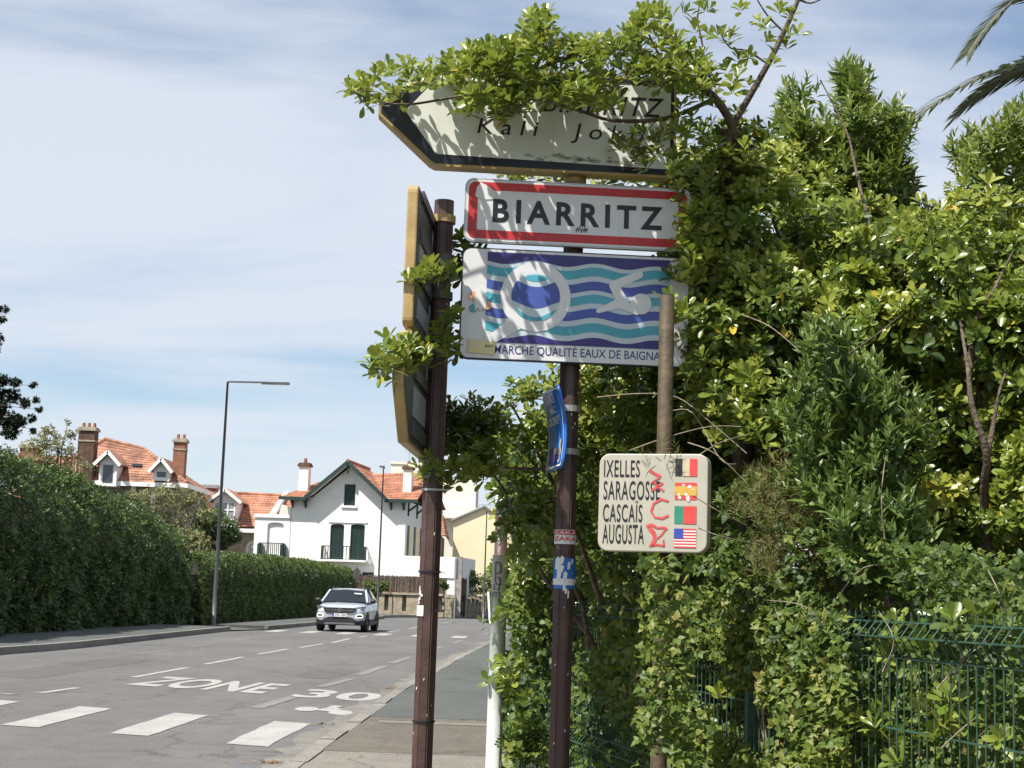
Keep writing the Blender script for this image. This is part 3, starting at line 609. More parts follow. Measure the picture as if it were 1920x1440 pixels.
def end_sign(name, poly, label, rails):
    e = empty(name, (-0.472, 6.3, 0), ROT); tag(e, label, 'sign')
    # local +x = along the road away from us, local -y = away from the road (the back), +y = road side
    m = MB(); m.prism(poly, -0.047, 0.0); o = m.build('frame', M['tan'], e)
    bv = o.modifiers.new('bevel', 'BEVEL'); bv.width = 0.007; bv.segments = 2; bv.limit_method = 'ANGLE'
    m = MB(); m.poly(inset(poly, 0.02), 0.0015); m.build('face', M['white_film'], e)
    m = MB(); m.poly(inset(poly, 0.012), -0.0485); m.build('back_plate', M['sign_back'], e)
    for z0, z1, mt in rails:
        xs_ = [p[0] for p in poly]; m = MB(); m.box(max(min(xs_)+0.10, 0.10), -0.062 if mt == 'sign_back' else -0.053, z0, max(xs_)-0.06, -0.0495, z1); m.build('rail' if mt == 'sign_back' else 'back_panel', M[mt], e)
    return e
def rr2(x0, z0, x1, z1, r): return rrect(x0, z0, x1, z1, r, 4)
end_sign('boxed_sign', rr2(0.0, 2.612, 1.42, 3.225, 0.035), 'tall tan framed boxed sign seen end on, upper of the two on the pole',
         [(zl(425), zl(408), 'sign_back'), (zl(500), zl(470), 'sign_back'), (zl(565), zl(540), 'sign_back'), (2.90, 3.02, 'sign_back_light'), (2.66, 2.75, 'sign_back_light')])
end_sign('boxed_arrow_sign', [(-0.24, 2.335), (0.03, 2.118), (1.36, 2.118), (1.36, 2.594), (0.0, 2.592), (-0.24, 2.375)], 'tan framed arrow sign seen end on, lower of the two on the pole',
         [(2.40, 2.45, 'sign_back'), (2.16, 2.21, 'sign_back'), (2.24, 2.37, 'sign_back_light')])

# ---- pale post by the hedge with a brown upper length
wp = empty('pale_post', (-0.040, 10.5, 0)); tag(wp, 'round pale green post with black scrawl and brown upper length beside the hedge', 'pole')
m = MB(); m.tube([(0, 0, 0.02), (0, 0, 1.775)], 0.054, 20); m.build('lower_tube', M['pole_white'], wp, True)
m = MB(); m.tube([(0, 0, 1.775), (0, 0, 2.36)], 0.044, 20); m.build('upper_tube', M['pole'], wp, True)
m = MB(); m.tube([(0, 0, 2.13), (0, 0, 2.34)], 0.0475, 20); m.build('pole_section', M['pole_white'], wp, True)  # pale tube put in for a grey reflection on the brown length
zz = lambda v: at(935, v, 10.45).z
for s, z0, z1, a0, a1 in (('p', 1092, 1053, 1.28, 1.58), ('a', 1098, 1082, 1.32, 1.60), ('u', 1108, 1096, 1.24, 1.52), ('m.', 1120, 1110, 1.2, 1.66)):
    vs, fs = text_shape(s, 1, 0.0); mm = MB(); mm.add([(0.0552*math.cos(math.pi*(a0+(a1-a0)*p)), 0.0552*math.sin(math.pi*(a0+(a1-a0)*p)), zz(z0)+(zz(z1)-zz(z0))*q) for p, q in vs], fs); mm.build('graffiti_letter', M['black'], wp)
m = MB(); m.bar((-0.056, -0.02, zz(1170)), (-0.075, -0.03, zz(1110)), 0.03, 0.002); m.build('torn_paper', M['plate'], wp)

# ---- short wooden post with the twin towns board
wo = tag(empty('wooden_post', (0.632, 6.2, 0)), 'round weathered wooden post standing in front of the wave panel', 'post')
m = MB(); zt = at(1252, 553, 6.2).z
m.tube([(0, 0, 0.0), (0.002, 0, 1.2), (0, 0, zt-0.006), (0, 0, zt)], [0.034, 0.033, 0.031, 0.026], 14); m.build('shaft', M['post_wood'], wo, True)
ix = empty('twin_towns_board', (0.623, 6.05, 1.690), R_(-18)); tag(ix, 'cream boxed board listing four twin towns with flags and red graffiti', 'sign')
m = MB(); m.prism(rrect(-0.272, 0, 0.172, 0.392, 0.042), 0.0, 0.075); o = m.build('box', M['cream'], ix); bv = o.modifiers.new('bevel', 'BEVEL'); bv.width = 0.005; bv.segments = 2; bv.limit_method = 'ANGLE'
for s, x1, z0, z1 in (('IXELLES', -0.104, 0.297, 0.366), ('SARAGOSSE', -0.020, 0.206, 0.282), ('CASCAÏS', -0.090, 0.117, 0.204), ('AUGUSTA', -0.082, 0.030, 0.108)):
    text_part('lettering', s, -0.252, z0, x1, z1, -0.0015, M['black'], ix, 1.12, 0.008)
FX0, FX1 = 0.040, 0.128
def flag(name, z0, z1, cells):
    for i, (a, b, c, d, mt) in enumerate(cells):
        m = MB(); m.poly([(FX0+(FX1-FX0)*a, z0+(z1-z0)*b), (FX0+(FX1-FX0)*c, z0+(z1-z0)*b), (FX0+(FX1-FX0)*c, z0+(z1-z0)*d), (FX0+(FX1-FX0)*a, z0+(z1-z0)*d)], -0.0015 - 0.0008*(i > 0)); m.build(name, M[mt], ix)
flag('belgian_flag_band', 0.303, 0.372, [(0, 0, .333, 1, 'flag_black'), (.336, 0, .664, 1, 'flag_beige'), (.667, 0, 1, 1, 'flag_red')])
flag('spanish_flag_band', 0.209, 0.277, [(0, 0, 1, 1, 'flag_red'), (0, .25, 1, .78, 'flag_gold')])
flag('portuguese_flag_band', 0.114, 0.184, [(0, 0, .4, 1, 'flag_green'), (.403, 0, 1, 1, 'flag_red')])
flag('american_flag_band', 0.020, 0.095, [(0, 0, 1, 1, 'plate')] + [(0, k/13, 1, (k+1)/13, 'flag_red') for k in range(0, 13, 2)] + [])
m = MB(); m.poly([(FX0, 0.056), (FX0+0.036, 0.056), (FX0+0.036, 0.095), (FX0, 0.095)], -0.0035); m.build('american_flag_canton', M['flag_blue'], ix)
m = MB()
for x, z, s in ((.060, .218, .006), (.095, .214, .008), (.085, .232, .005), (.10, .262, .007), (.075, .268, .005), (.055, .228, .005), (.112, .25, .004), (.09, .222, .006)):
    m.poly([(x+s*random.uniform(.6, 1.6)*math.cos(t), z+s*random.uniform(.6, 1.7)*math.sin(t)) for t in np.linspace(0, 6, 7)], -0.0032)
m.build('scraped_paint', M['plate'], ix)
def stroke(pts, w):
    m = MB(); L = []; Rr = []
    for i, p in enumerate(pts):
        a = Vector(pts[max(i-1, 0)]); b = Vector(pts[min(i+1, len(pts)-1)]); t = (b-a).normalized(); n = Vector((-t.y, t.x)) * w * random.uniform(0.42, 0.62)
        L.append((p[0]+n.x, -0.0024, p[1]+n.y)); Rr.append((p[0]-n.x, -0.0024, p[1]-n.y))
    k = len(pts); m.add(L + Rr, [(i, i+1, k+i+1, k+i) for i in range(k-1)]); return m.build('graffiti_stroke', M['graffiti'], ix)

def ixp(u, v):
    d = _R @ np.array([(u-960)/FPX, -(v-720)/FPX, -1.0]); n = np.array([math.sin(R_(-18)), -math.cos(R_(-18)), 0]); O = np.array([0.623, 6.05, 0]); c0 = np.array([0, 0, EYE])
    p = c0 + d * (((O-c0) @ n) / (d @ n)); return float((p-O) @ np.array([math.cos(R_(-18)), math.sin(R_(-18)), 0])), float(p[2]) - 1.690
for pts, w in (([(1217, 882), (1228, 888), (1239, 894)], .010), ([(1237, 896), (1228, 901), (1221, 906)], .006), ([(1243, 905), (1234, 912), (1221, 921)], .008), ([(1226, 905), (1236, 914), (1245, 921)], .007),
               ([(1254, 940), (1240, 936), (1226, 944), (1221, 958), (1228, 970), (1242, 972), (1254, 966)], .008), ([(1212, 987), (1222, 984), (1230, 988)], .012), ([(1218, 990), (1226, 1000), (1228, 1012), (1222, 1023)], .016),
               ([(1217, 1024), (1232, 1021), (1246, 1024)], .008), ([(1230, 990), (1246, 989), (1251, 992)], .007), ([(1248, 992), (1240, 1003), (1232, 1010)], .006), ([(1244, 1012), (1245, 1024)], .006)):
    stroke([ixp(*p) for p in pts], w)
for zz_ in (0.10, 0.30): m = MB(); m.box(-0.03, 0.075, zz_-0.015, 0.05, 0.115, zz_+0.015); m.build('bracket', M['clamp'], ix)
# ================================================================== houses
def roof_plane(name, A, B, C, D, mt, parent, course=0.34, col=0.26, amp=0.028, step=0.035):
    """tiled slope A-B (eave) to D-C (ridge): lapped courses of rounded tiles"""
    A, B, C, D = map(Vector, (A, B, C, D)); h = ((D+C)/2 - (A+B)/2).length; w = max((B-A).length, (C-D).length)
    nc = max(3, int(h/course)); nk = max(4, int(w/col)*2)
    nrm = (B-A).cross(D-A) if (D-A).length > 0 else Vector((0, 0, 1)); nrm.normalize()
    if nrm.z < 0: nrm = -nrm
    mm = MB()
    for i in range(nc):
        vs = []
        for j, lift in ((i, step), (i+1.0, 0.0)):
            t = j/nc; L = A.lerp(D, t); Rr = B.lerp(C, t)
            for k in range(nk+1):
                p = L.lerp(Rr, k/nk) + nrm*(lift + (amp if k % 2 else 0))
                vs.append(p)
        t = i/nc; L = A.lerp(D, t); Rr = B.lerp(C, t)
        vs += [L.lerp(Rr, k/nk) - nrm*0.01 for k in range(nk+1)]
        q = nk+1
        mm.add(vs, [(k, k+1, q+k+1, q+k) for k in range(nk)] + [(k, 2*q+k, 2*q+k+1, k+1) for k in range(nk)])
    mm.add([A - nrm*0.05, B - nrm*0.05, C - nrm*0.05, D - nrm*0.05], [(0, 1, 2, 3)])
    return mm.build(name, mt, parent)
def ridge_tiles(name, a, b, r, mt, parent):
    a, b = Vector(a), Vector(b); n = max(2, int((b-a).length/0.38)); mm = MB()
    for k in range(n): mm.tube([a.lerp(b, k/n), a.lerp(b, (k+0.98)/n)], [r*1.08, r*0.92], 8)
    return mm.build(name, mt, parent)
def chimney(parent, x0, y0, x1, y1, z0, z1, mt, capm, pots=1, name='chimney', bands=()):
    c = MB(); c.box(x0, y0, z0, x1, y1, z1); c = c.build(name, mt, parent)
    k = MB(); k.box(x0-.10, y0-.10, z1, x1+.10, y1+.10, z1+.16); k.box(x0-.04, y0-.04, z1+.16, x1+.04, y1+.04, z1+.26); k.build('chimney_cap', capm, c)
    for bz in bands: q = MB(); q.box(x0-.04, y0-.04, bz, x1+.04, y1+.04, bz+.10); q.build('chimney_band', M['stone'], c)
    for i in range(pots):
        px = x0 + (x1-x0)*(i+.5)/pots; q = MB(); q.tube([(px, (y0+y1)/2, z1+.26), (px, (y0+y1)/2, z1+.58)], [.13, .10], 10); q.build('chimney_pot', M['brick'], c)
    return c
def arch(x0, z0, x1, z1, rise, n=8):
    return [(x0, z0), (x1, z0), (x1, z1-rise)] + [(x0+(x1-x0)*(0.5+0.5*math.cos(math.pi*k/n)), z1-rise+rise*math.sin(math.pi*k/n)) for k in range(1, n)] + [(x0, z1-rise)]
def wall_with_holes(poly, holes, y0, y1, name, mt, parent):
    """front wall in XZ, real openings cut through; poly CCW"""
    bm = bmesh.new()
    es = []
    for lp in [poly] + holes:
        vs = [bm.verts.new((x, y0, z)) for x, z in lp]
        for i in range(len(vs)): es.append(bm.edges.new((vs[i], vs[(i+1) % len(vs)])))
    bmesh.ops.triangle_fill(bm, use_beauty=True, use_dissolve=False, edges=es)
    def inside(x, z, lp):
        c = False
        for i in range(len(lp)):
            x0, z0 = lp[i-1]; x1, z1 = lp[i]
            if (z0 > z) != (z1 > z) and x < (x1-x0)*(z-z0)/(z1-z0)+x0: c = not c
        return c
    kill = [f for f in bm.faces if any(inside(f.calc_center_median().x, f.calc_center_median().z, h) for h in holes)]
    if kill: bmesh.ops.delete(bm, geom=kill, context='FACES')
    r = bmesh.ops.extrude_face_region(bm, geom=bm.faces[:])
    for v in r['geom']:
        if isinstance(v, bmesh.types.BMVert): v.co.y = y1
    me = bpy.data.meshes.new(name); bm.to_mesh(me); bm.free(); me.materials.append(mt)
    return link(name, me, parent)
def railing(parent, x0, x1, y, z0, z1, n, mt, depth=0.5):
    o = MB(); o.bar((x0, y, z1), (x1, y, z1), .05, .05); o.bar((x0, y, z0+.05), (x1, y, z0+.05), .04, .04)
    for s in (x0, x1): o.bar((s, y, z1), (s, y+depth, z1), .05, .05); o.bar((s, y, z0+.05), (s, y+depth, z0+.05), .04, .04)
    r = o.build('balcony_railing', mt, parent)
    for k in range(n+1):
        x = x0+(x1-x0)*k/n; b = MB(); w = .05 if k in (0, n) else .022; b.box(x-w, y-w, z0, x+w, y+w, z1-.02); b.build('baluster', mt, r)
    for s in (x0, x1):
        for k in range(1, 4): b = MB(); yy = y+depth*k/4; b.box(s-.02, yy-.02, z0, s+.02, yy+.02, z1-.02); b.build('baluster', mt, r)
    return r
# ---- white house with green shutters
H = empty('white_house', (-10.42, 101.0, 0), R_(-8)); tag(H, 'white rendered house with orange tiled roof, dark green shutters and balcony', 'house')
DEP = 9.0
att = (-.5, 7.07, .28, 8.49); w1 = (-1.30, 3.5, -.37, 5.84); w2 = (.07, 3.5, 1.03, 5.86)
def rc(a): return [(a[0], a[1]), (a[2], a[1]), (a[2], a[3]), (a[0], a[3])]
body = wall_with_holes([(-4.0, 0), (3.75, 0), (3.75, 7.45), (2.35, 7.45), (-.17, 9.62), (-2.75, 7.45), (-4.0, 7.45)], [rc(att), arch(*w1, .12), arch(*w2, .12)], 0, 0.35, 'front_wall', M['wall_white'], H)
m = MB(); m.box(-4.0, .35, 0, -3.7, DEP, 7.45); m.build('left_wall', M['wall_white'], H)
sidew = MB(); sidew.box(3.45, .35, 0, 3.75, DEP, 7.45); sidew.build('right_wall', M['wall_white'], H)
m = MB(); m.box(-4.0, DEP, 0, 3.75, DEP+.3, 7.45); m.build('back_wall', M['wall_white'], H)
def shutter(parent, a, rise, nm='shutter'):
    s = MB(); s.prism(arch(*a, rise) if rise else rc(a), .14, .20); o = s.build(nm, M['green_paint'], parent)
    xm = (a[0]+a[2])/2
    for x0, x1 in ((a[0]+.06, xm-.04), (xm+.04, a[2]-.06)):
        n = int((a[3]-a[1]-.3)/.11)
        q = MB()
        for k in range(n): z = a[1]+.1+k*.11; q.box(x0, .118, z, x1, .142, z+.06)
        q.build('shutter_slats', M['green_paint'], o)
    return o
for a, r in ((att, 0), (w1, .12), (w2, .12)): shutter(H, a, r)
m = MB(); m.box(-.65, -.10, 6.93, .43, 0.0, 7.05); m.build('window_sill', M['wall_white2'], H)
m = MB(); m.box(-1.45, -.06, 5.93, 1.18, 0, 6.05); m.build('lintel', M['wall_white2'], H)
m = MB(); m.box(-1.75, -.62, 3.36, 1.30, 0, 3.48); m.build('balcony_slab', M['wall_white2'], H)
railing(H, -1.67, 1.22, -.55, 3.48, 4.36, 14, M['green_paint'], .53)
# roofs
OV = -0.62
Lz, Rz_ = 7.5, 9.55
roof_plane('roof_slope', (-4.7, OV, Lz), (-2.80, OV, Lz), (-.75, 4.4, Rz_-.2), (-2.3, 4.4, Rz_-.25), M['tile'], H)
roof_plane('roof_slope', (2.42, OV, Lz), (4.6, OV, Lz), (4.6, 4.4, Rz_), (.20, 4.4, Rz_), M['tile'], H)
roof_plane('roof_slope', (4.6, DEP+.9, Lz), (-4.7, DEP+.9, Lz), (-2.3, 4.4, Rz_-.25), (4.6, 4.4, Rz_), M['tile'], H)
roof_plane('roof_hip', (-4.7, DEP+.9, Lz), (-4.7, OV, Lz), (-2.3, 4.4, Rz_-.25), (-2.31, 4.41, Rz_-.25), M['tile'], H)
roof_plane('gable_slope', (-2.85, 4.6, 7.62), (-2.85, OV-.1, 7.62), (-.17, OV-.1, 9.92), (-.17, 5.6, 9.92), M['tile'], H)
roof_plane('gable_slope', (2.45, OV-.1, 7.62), (2.45, 4.6, 7.62), (-.17, 5.6, 9.92), (-.17, OV-.1, 9.92), M['tile'], H)
ridge_tiles('ridge_tiles', (-2.3, 4.4, Rz_-.19), (4.6, 4.4, Rz_+.06), .13, M['tile'], H); ridge_tiles('ridge_tiles', (-.17, OV-.1, 9.98), (-.17, 5.6, 9.98), .12, M['tile'], H)
for a, b in (((-2.95, OV-.13, 7.50), (-.17, OV-.13, 9.90)), ((-.17, OV-.13, 9.90), (2.55, OV-.13, 7.50)), ((-4.75, OV-.03, 7.43), (-2.85, OV-.03, 7.43)), ((2.42, OV-.03, 7.43), (4.65, OV-.03, 7.43))):
    m = MB(); m.bar(a, b, .07, .24); m.build('bargeboard', M['green_paint'], H)
m = MB(); m.box(-4.68, OV, 7.34, -2.80, 0.0, 7.38); m.box(2.40, OV, 7.34, 4.58, 0.0, 7.38); m.build('soffit', M['green_paint'], H)
for sx in (-1, 1):
    a, b = ((-2.9, 7.47), (-.17, 9.84)) if sx < 0 else ((-.17, 9.84), (2.5, 7.47)); m = MB()
    m.add([(a[0], OV-.1, a[1]), (b[0], OV-.1, b[1]), (b[0], .02, b[1]), (a[0], .02, a[1])], [(0, 1, 2, 3)]); m.build('gable_soffit', M['wall_white2'], H)
for bx in (-3.95, -3.05, 2.75, 3.6):
    m = MB(); m.box(bx-.06, -.06, 6.85, bx+.06, 0, 7.35); m.bar((bx, -.03, 6.9), (bx, OV+.05, 7.32), .10, .10); m.build('eave_bracket', M['green_paint'], H)
m = MB(); m.box(-.24, OV-.05, 9.15, -.10, OV+.08, 9.75); m.build('gable_finial', M['green_paint'], H)
for y0 in (0.6, 3.5, 6.5):
    m = MB(); m.bar((3.75, y0, 6.8), (4.55, y0, 7.4), .12, .12); m.box(3.75, y0-.06, 6.5, 3.85, y0+.06, 7.4); m.build('eave_bracket', M['green_paint'], H)
chimney(H, -3.88, .8, -3.23, 1.45, 7.4, 9.67, M['wall_white'], M['brick_dark'], 1); chimney(H, 3.30, .8, 3.86, 1.4, 7.4, 9.62, M['wall_white'], M['brick_dark'], 1)
for y0 in (1.2, 3.4, 5.6):
    m = MB(); m.box(3.74, y0, 3.9, 3.77, y0+1.0, 5.9); m.build('side_window', M['glass'], H)
    m = MB(); m.box(3.75, y0-.5, 3.9, 3.80, y0-.02, 5.9); m.build('shutter', M['green_paint'], H)
# annex with roller shutter
awin = (-5.69, 3.62, -4.58, 5.84)
wall_with_holes([(-6.58, 0), (-4.02, 0), (-4.02, 6.15), (-6.58, 6.15)], [arch(*awin, .16)], .25, .6, 'annex_wall', M['wall_white'], H)
m = MB(); m.box(-6.58, .6, 0, -6.3, 6, 6.15); m.box(-6.3, 5.7, 0, -4.02, 6, 6.15); m.build('annex_side_wall', M['wall_white'], H)
m = MB(); m.box(-6.68, .15, 6.15, -4.02, 6.1, 6.25); m.box(-6.62, .20, 6.25, -4.02, 6.05, 6.38); m.build('annex_cornice', M['wall_white2'], H)
m = MB()
for k in range(20): m.box(awin[0], .40, awin[1]+k*.11, awin[2], .43, awin[1]+k*.11+.10)
m.build('roller_shutter', M['wall_white2'], H)
m = MB(); m.box(-6.1, -.28, 3.42, -4.40, .25, 3.54); m.build('balcony_slab', M['wall_white2'], H)
railing(H, -6.05, -4.45, -.22, 3.54, 4.44, 12, M['green_paint'], .46)
for s in (-6.05, -4.45): m = MB(); m.box(s-.14, -.20, 3.54, s+.14, .2, 4.38); m.build('balcony_panel', M['green_paint'], H)
m = MB(); m.tube([(-4.03, .1, 3.2), (-4.03, .1, 7.3)], .05, 8); m.build('downpipe', M['zinc'], H)
m = MB(); m.box(2.46, -1.7, 0, 7.86, -1.4, 3.84); m.box(7.56, -1.4, 0, 7.86, 4, 3.84); m.box(2.46, -1.4, 0, 2.76, 0, 3.84); m.build('terrace_parapet', M['wall_white'], H)
m = MB(); m.box(2.40, -1.78, 2.50, 7.92, -1.7, 2.62); m.build('terrace_band', M['wall_white2'], H)
m = MB(); m.box(2.76, -1.4, 3.0, 7.56, 4, 3.2); m.build('terrace_floor', M['pave_light'], H)
m = MB(); m.box(7.6, -1.95, 0, 7.95, -1.7, 3.86); m.build('terrace_pier', M['stone_grey'], H)
m = MB(); m.box(1.0, -.02, 2.35, 1.75, .02, 2.72); m.build('vent_opening', M['car_black'], H)

m = MB(); m.tube([(3.58, 1.1, 10.2), (3.58, 1.1, 11.0)], .018, 5); m.bar((3.2, 1.1, 10.9), (3.95, 1.1, 10.9), .02, .02); m.bar((3.3, 1.1, 10.75), (3.85, 1.1, 10.75), .02, .02); m.build('aerial', M['zinc'], H)
# ---- low stone wall with openings and brushwood screen
SW = empty('stone_wall', (-6.4, 97.9, 0), R_(-1)); tag(SW, 'low pale stone wall with narrow slots and coping in front of the white house', 'wall')
m = MB(); m.box(-3.3, 0, 0, 3.1, .4, .32); m.build('plinth', M['stone'], SW)
m = MB(); m.box(-3.35, -.06, 1.34, 2.45, .46, 1.48); m.build('coping', M['stone'], SW)
xs_ = -3.3
while xs_ < 2.3:
    m = MB(); w = .88; m.box(xs_, .02, .32, min(xs_+w, 2.4), .38, 1.34); m.build('pier', M['stone'], SW); xs_ += w + .26
m = MB(); m.box(-3.3, .30, .32, 2.4, .34, 1.34); m.build('backing', M['stone_grey'], SW)
for r in range(6):
    for c in range(2):
        m = MB(); xo = 2.42 + c*.35 + (.12 if r % 2 else 0); m.box(xo, -.05-random.uniform(0, .03), r*.245, xo+.33, .45, r*.245+.235); m.build('stone_block', M['stone'], SW)
RF = empty('brushwood_screen', (-6.4, 98.4, 0), R_(-1)); tag(RF, 'brown brushwood screen rising above the low stone wall', 'fence')
rr = random.Random(4); m = MB(); x = -3.5
while x < 3.9:
    w = rr.uniform(.02, .05); m.box(x, rr.uniform(-.03, .03), 1.0, x+w, .06+rr.uniform(-.02, .02), 2.52+rr.uniform(-.10, .06)); x += w*.92
stuff(m.build('reeds', M['reed'], RF))
for k in range(7): m = MB(); m.tube([(-3.4+k*1.2, .1, 0), (-3.4+k*1.2, .1, 2.4)], .04, 6); m.build('post', M['bark'], RF)
GT = empty('dark_gate', (-2.2, 98.2, 0), R_(-1)); tag(GT, 'dark boarded gate closing the garden beside the stone wall', 'gate')
for k in range(14): m = MB(); m.box(-1.0+k*.25, rr.uniform(-.01, .01), .05, -1.0+k*.25+.235, .05, 1.42); m.build('board', M['dark_wood'], GT)
m = MB(); m.box(-1.0, .05, .3, 2.5, .1, .42); m.box(-1.0, .05, 1.1, 2.5, .1, 1.22); m.build('cross_rail', M['dark_wood'], GT)
m = MB(); m.box(2.5, -.1, 0, 2.75, .15, 1.6); m.build('gate_post', M['dark_wood'], GT)
for k, (gx, gz) in enumerate(((-.25, 1.38), (.0, 1.43), (.3, 1.36), (.55, 1.25))):
    m = MB(); m.prism([(gx, gz), (gx+.3, gz-.08), (gx+.36, gz-.5), (gx+.24, gz-.2), (gx+.08, gz-.16)], -.06-.03*k, -.03-.03*k); m.build('dried_frond', M['bark_pale'], GT)

# ---- villa with two chimneys far left
V = empty('villa', (-26.8, 104.0, 0)); tag(V, 'stone villa with stepped orange tiled roof, brick chimneys and white gabled dormers', 'house')
vx = lambda x: x + 26.8
m = MB(); m.box(vx(-31.2), .9, 0, vx(-22.4), 8.5, 8.3); m.build('walls', M['stone_grey'], V)
EL, ER, ez = vx(-31.9), vx(-22.0), 8.35
roof_plane('roof_slope', (EL, 0, ez), (ER, 0, ez), (vx(-25.9), 3.8, 10.9), (vx(-29.0), 4.5, 11.6), M['tile_old'], V)
roof_plane('roof_slope', (EL, 0.0, ez), (vx(-29.0), 4.5, 11.6), (vx(-29.9), 4.7, 11.65), (EL+.01, 9.2, ez), M['tile_old'], V)
roof_plane('roof_hip', (EL, 9.2, ez), (EL, 0, ez), (vx(-29.0), 4.5, 11.6), (vx(-29.02), 4.7, 11.62), M['tile_old'], V)
roof_plane('roof_slope', (ER, 9.2, ez), (EL, 9.2, ez), (vx(-29.0), 4.6, 11.6), (vx(-25.9), 4.0, 10.9), M['tile_old'], V)
roof_plane('roof_hip', (ER, 0, ez), (ER, 9.2, ez), (vx(-25.9), 4.0, 10.9), (vx(-25.92), 3.8, 10.9), M['tile_old'], V)
ridge_tiles('ridge_tiles', (vx(-29.0), 4.5, 11.66), (vx(-25.9), 3.9, 10.96), .14, M['tile_old'], V); ridge_tiles('ridge_tiles', (EL, 0, ez+.06), (vx(-29.0), 4.5, 11.66), .13, M['tile_old'], V)
ridge_tiles('ridge_tiles', (ER, 0, ez+.06), (vx(-25.9), 3.8, 10.96), .13, M['tile_old'], V)
m = MB(); m.box(EL, -.12, ez-.28, ER+.1, -.02, ez+.02); m.box(ER, -.02, ez-.28, ER+.12, 9.2, ez+.02); m.build('fascia', M['wall_white2'], V)
def dormer(par, cx, y, zw0, ze, za, hw, depth, tile, nm='dormer', win=True, wallm='wall_white2'):
    d = MB(); d.prism([(cx-hw*.8, zw0), (cx+hw*.8, zw0), (cx+hw*.8, ze), (cx, za-.1), (cx-hw*.8, ze)], y, y+depth); d = d.build(nm, M[wallm], par)
    q = MB()
    for s in (-1, 1):
        q.add([(cx, y-.4, za), (cx+s*hw*1.15, y-.4, ze-.12), (cx+s*hw*1.15, y+depth, ze-.12), (cx, y+depth, za), (cx, y-.4, za+.09), (cx+s*hw*1.15, y-.4, ze-.03), (cx+s*hw*1.15, y+depth, ze-.03), (cx, y+depth, za+.09)], [(0, 1, 2, 3), (4, 5, 6, 7), (0, 1, 5, 4), (1, 2, 6, 5)])
    q.build('dormer_roof', tile, d)
    for s in (-1, 1): b = MB(); b.bar((cx, y-.44, za-.02), (cx+s*hw*1.2, y-.44, ze-.16), .06, .22); b.build('bargeboard', M['wall_white2'], d)
    if win:
        b = MB(); b.box(cx-hw*.45, y-.03, zw0+.25, cx+hw*.45, y-.005, ze-.1); b.build('dormer_window', M['glass'], d)
    return d
dormer(V, vx(-27.35), -.35, 8.0, 9.55, 10.35, .75, 3.6, M['tile_old']); dormer(V, vx(-23.75), -.1, 8.5, 9.2, 10.0, .68, 3.2, M['tile_old'])
chimney(V, vx(-29.55), -.3, vx(-28.45), .7, 8.0, 11.75, M['brick_dark'], M['stone'], 3, bands=(11.0,)); chimney(V, vx(-23.2), .6, vx(-22.4), 1.4, 8.2, 11.25, M['brick'], M['stone'], 2, bands=(10.7,))
chimney(V, vx(-33.9), 1, vx(-32.7), 2, 6, 10.55, M['brick'], M['stone'], 0)
m = MB(); m.box(vx(-34.8), 1.2, 0, vx(-31.9), 8, 9.2); m.build('side_wing', M['stone_grey'], V)
roof_plane('wing_roof', (vx(-35), .8, 9.2), (vx(-31.2), .8, 9.2), (vx(-31.2), 4, 10.3), (vx(-35), 4, 10.3), M['tile_old'], V)
m = MB(); m.box(vx(-26.2), 1.5, 9.55, vx(-25.6), 2.1, 9.75); m.build('skylight', M['glass'], V)
for x in (-26.0, -24.6): m = MB(); m.box(vx(x), .84, 6.4, vx(x)+.35, .9, 8.2); m.build('window_surround', M['wall_white2'], V)

# ---- house between the villa and the white house
D = empty('gabled_house', (-20.0, 112.0, 0)); tag(D, 'stone house with orange roof and big white window dormer left of the white house', 'house')
dxx = lambda x: x + 20.0
m = MB(); m.box(dxx(-23.4), .7, 0, dxx(-15.5), 8, 5.9); m.build('walls', M['stone'], D)
roof_plane('roof_slope', (dxx(-24.0), 0, 5.75), (dxx(-15.4), 0, 6.0), (dxx(-15.4), 4.2, 8.45), (dxx(-23.6), 4.2, 8.55), M['tile'], D)
roof_plane('roof_slope', (dxx(-15.4), 8.6, 6.0), (dxx(-24.0), 8.6, 5.75), (dxx(-23.6), 4.2, 8.55), (dxx(-15.4), 4.2, 8.45), M['tile'], D)
ridge_tiles('ridge_tiles', (dxx(-23.6), 4.2, 8.6), (dxx(-15.4), 4.2, 8.5), .13, M['tile'], D)
m = MB(); m.box(dxx(-24.0), -.1, 5.45, dxx(-15.4), 0.0, 5.74); m.build('fascia', M['wall_white2'], D)
dm = dormer(D, dxx(-20.75), -.3, 5.8, 7.72, 8.55, 1.05, 3.8, M['tile'], win=False)
m = MB(); m.box(dxx(-21.5), -.36, 6.35, dxx(-19.95), -.31, 7.55); wn = m.build('window', M['glass_pale'], D)
for x in (-21.5, -21.0, -20.5, -20.0): m = MB(); m.box(dxx(x)-.05, -.42, 6.3, dxx(x)+.05, -.36, 7.6); m.build('mullion', M['wall_white2'], wn)
for z in (6.3, 7.0, 7.55): m = MB(); m.box(dxx(-21.55), -.415, z, dxx(-19.9), -.365, z+.09); m.build('glazing_bar', M['wall_white2'], wn)
chimney(D, dxx(-22.9), 2.0, dxx(-21.9), 3.0, 6.5, 8.75, M['brick'], M['zinc'], 0)
m = MB(); m.bar((dxx(-17.6), -.1, 6.25), (dxx(-16.9), 4.2, 8.72), .35, .3); m.build('roof_coping', M['wall_white2'], D)
m = MB(); m.prism([(dxx(-17.0), 6.0), (dxx(-15.9), 6.0), (dxx(-16.2), 7.5), (dxx(-16.6), 7.6)], -.2, 2); m.build('party_wall', M['wall_beige'], D)
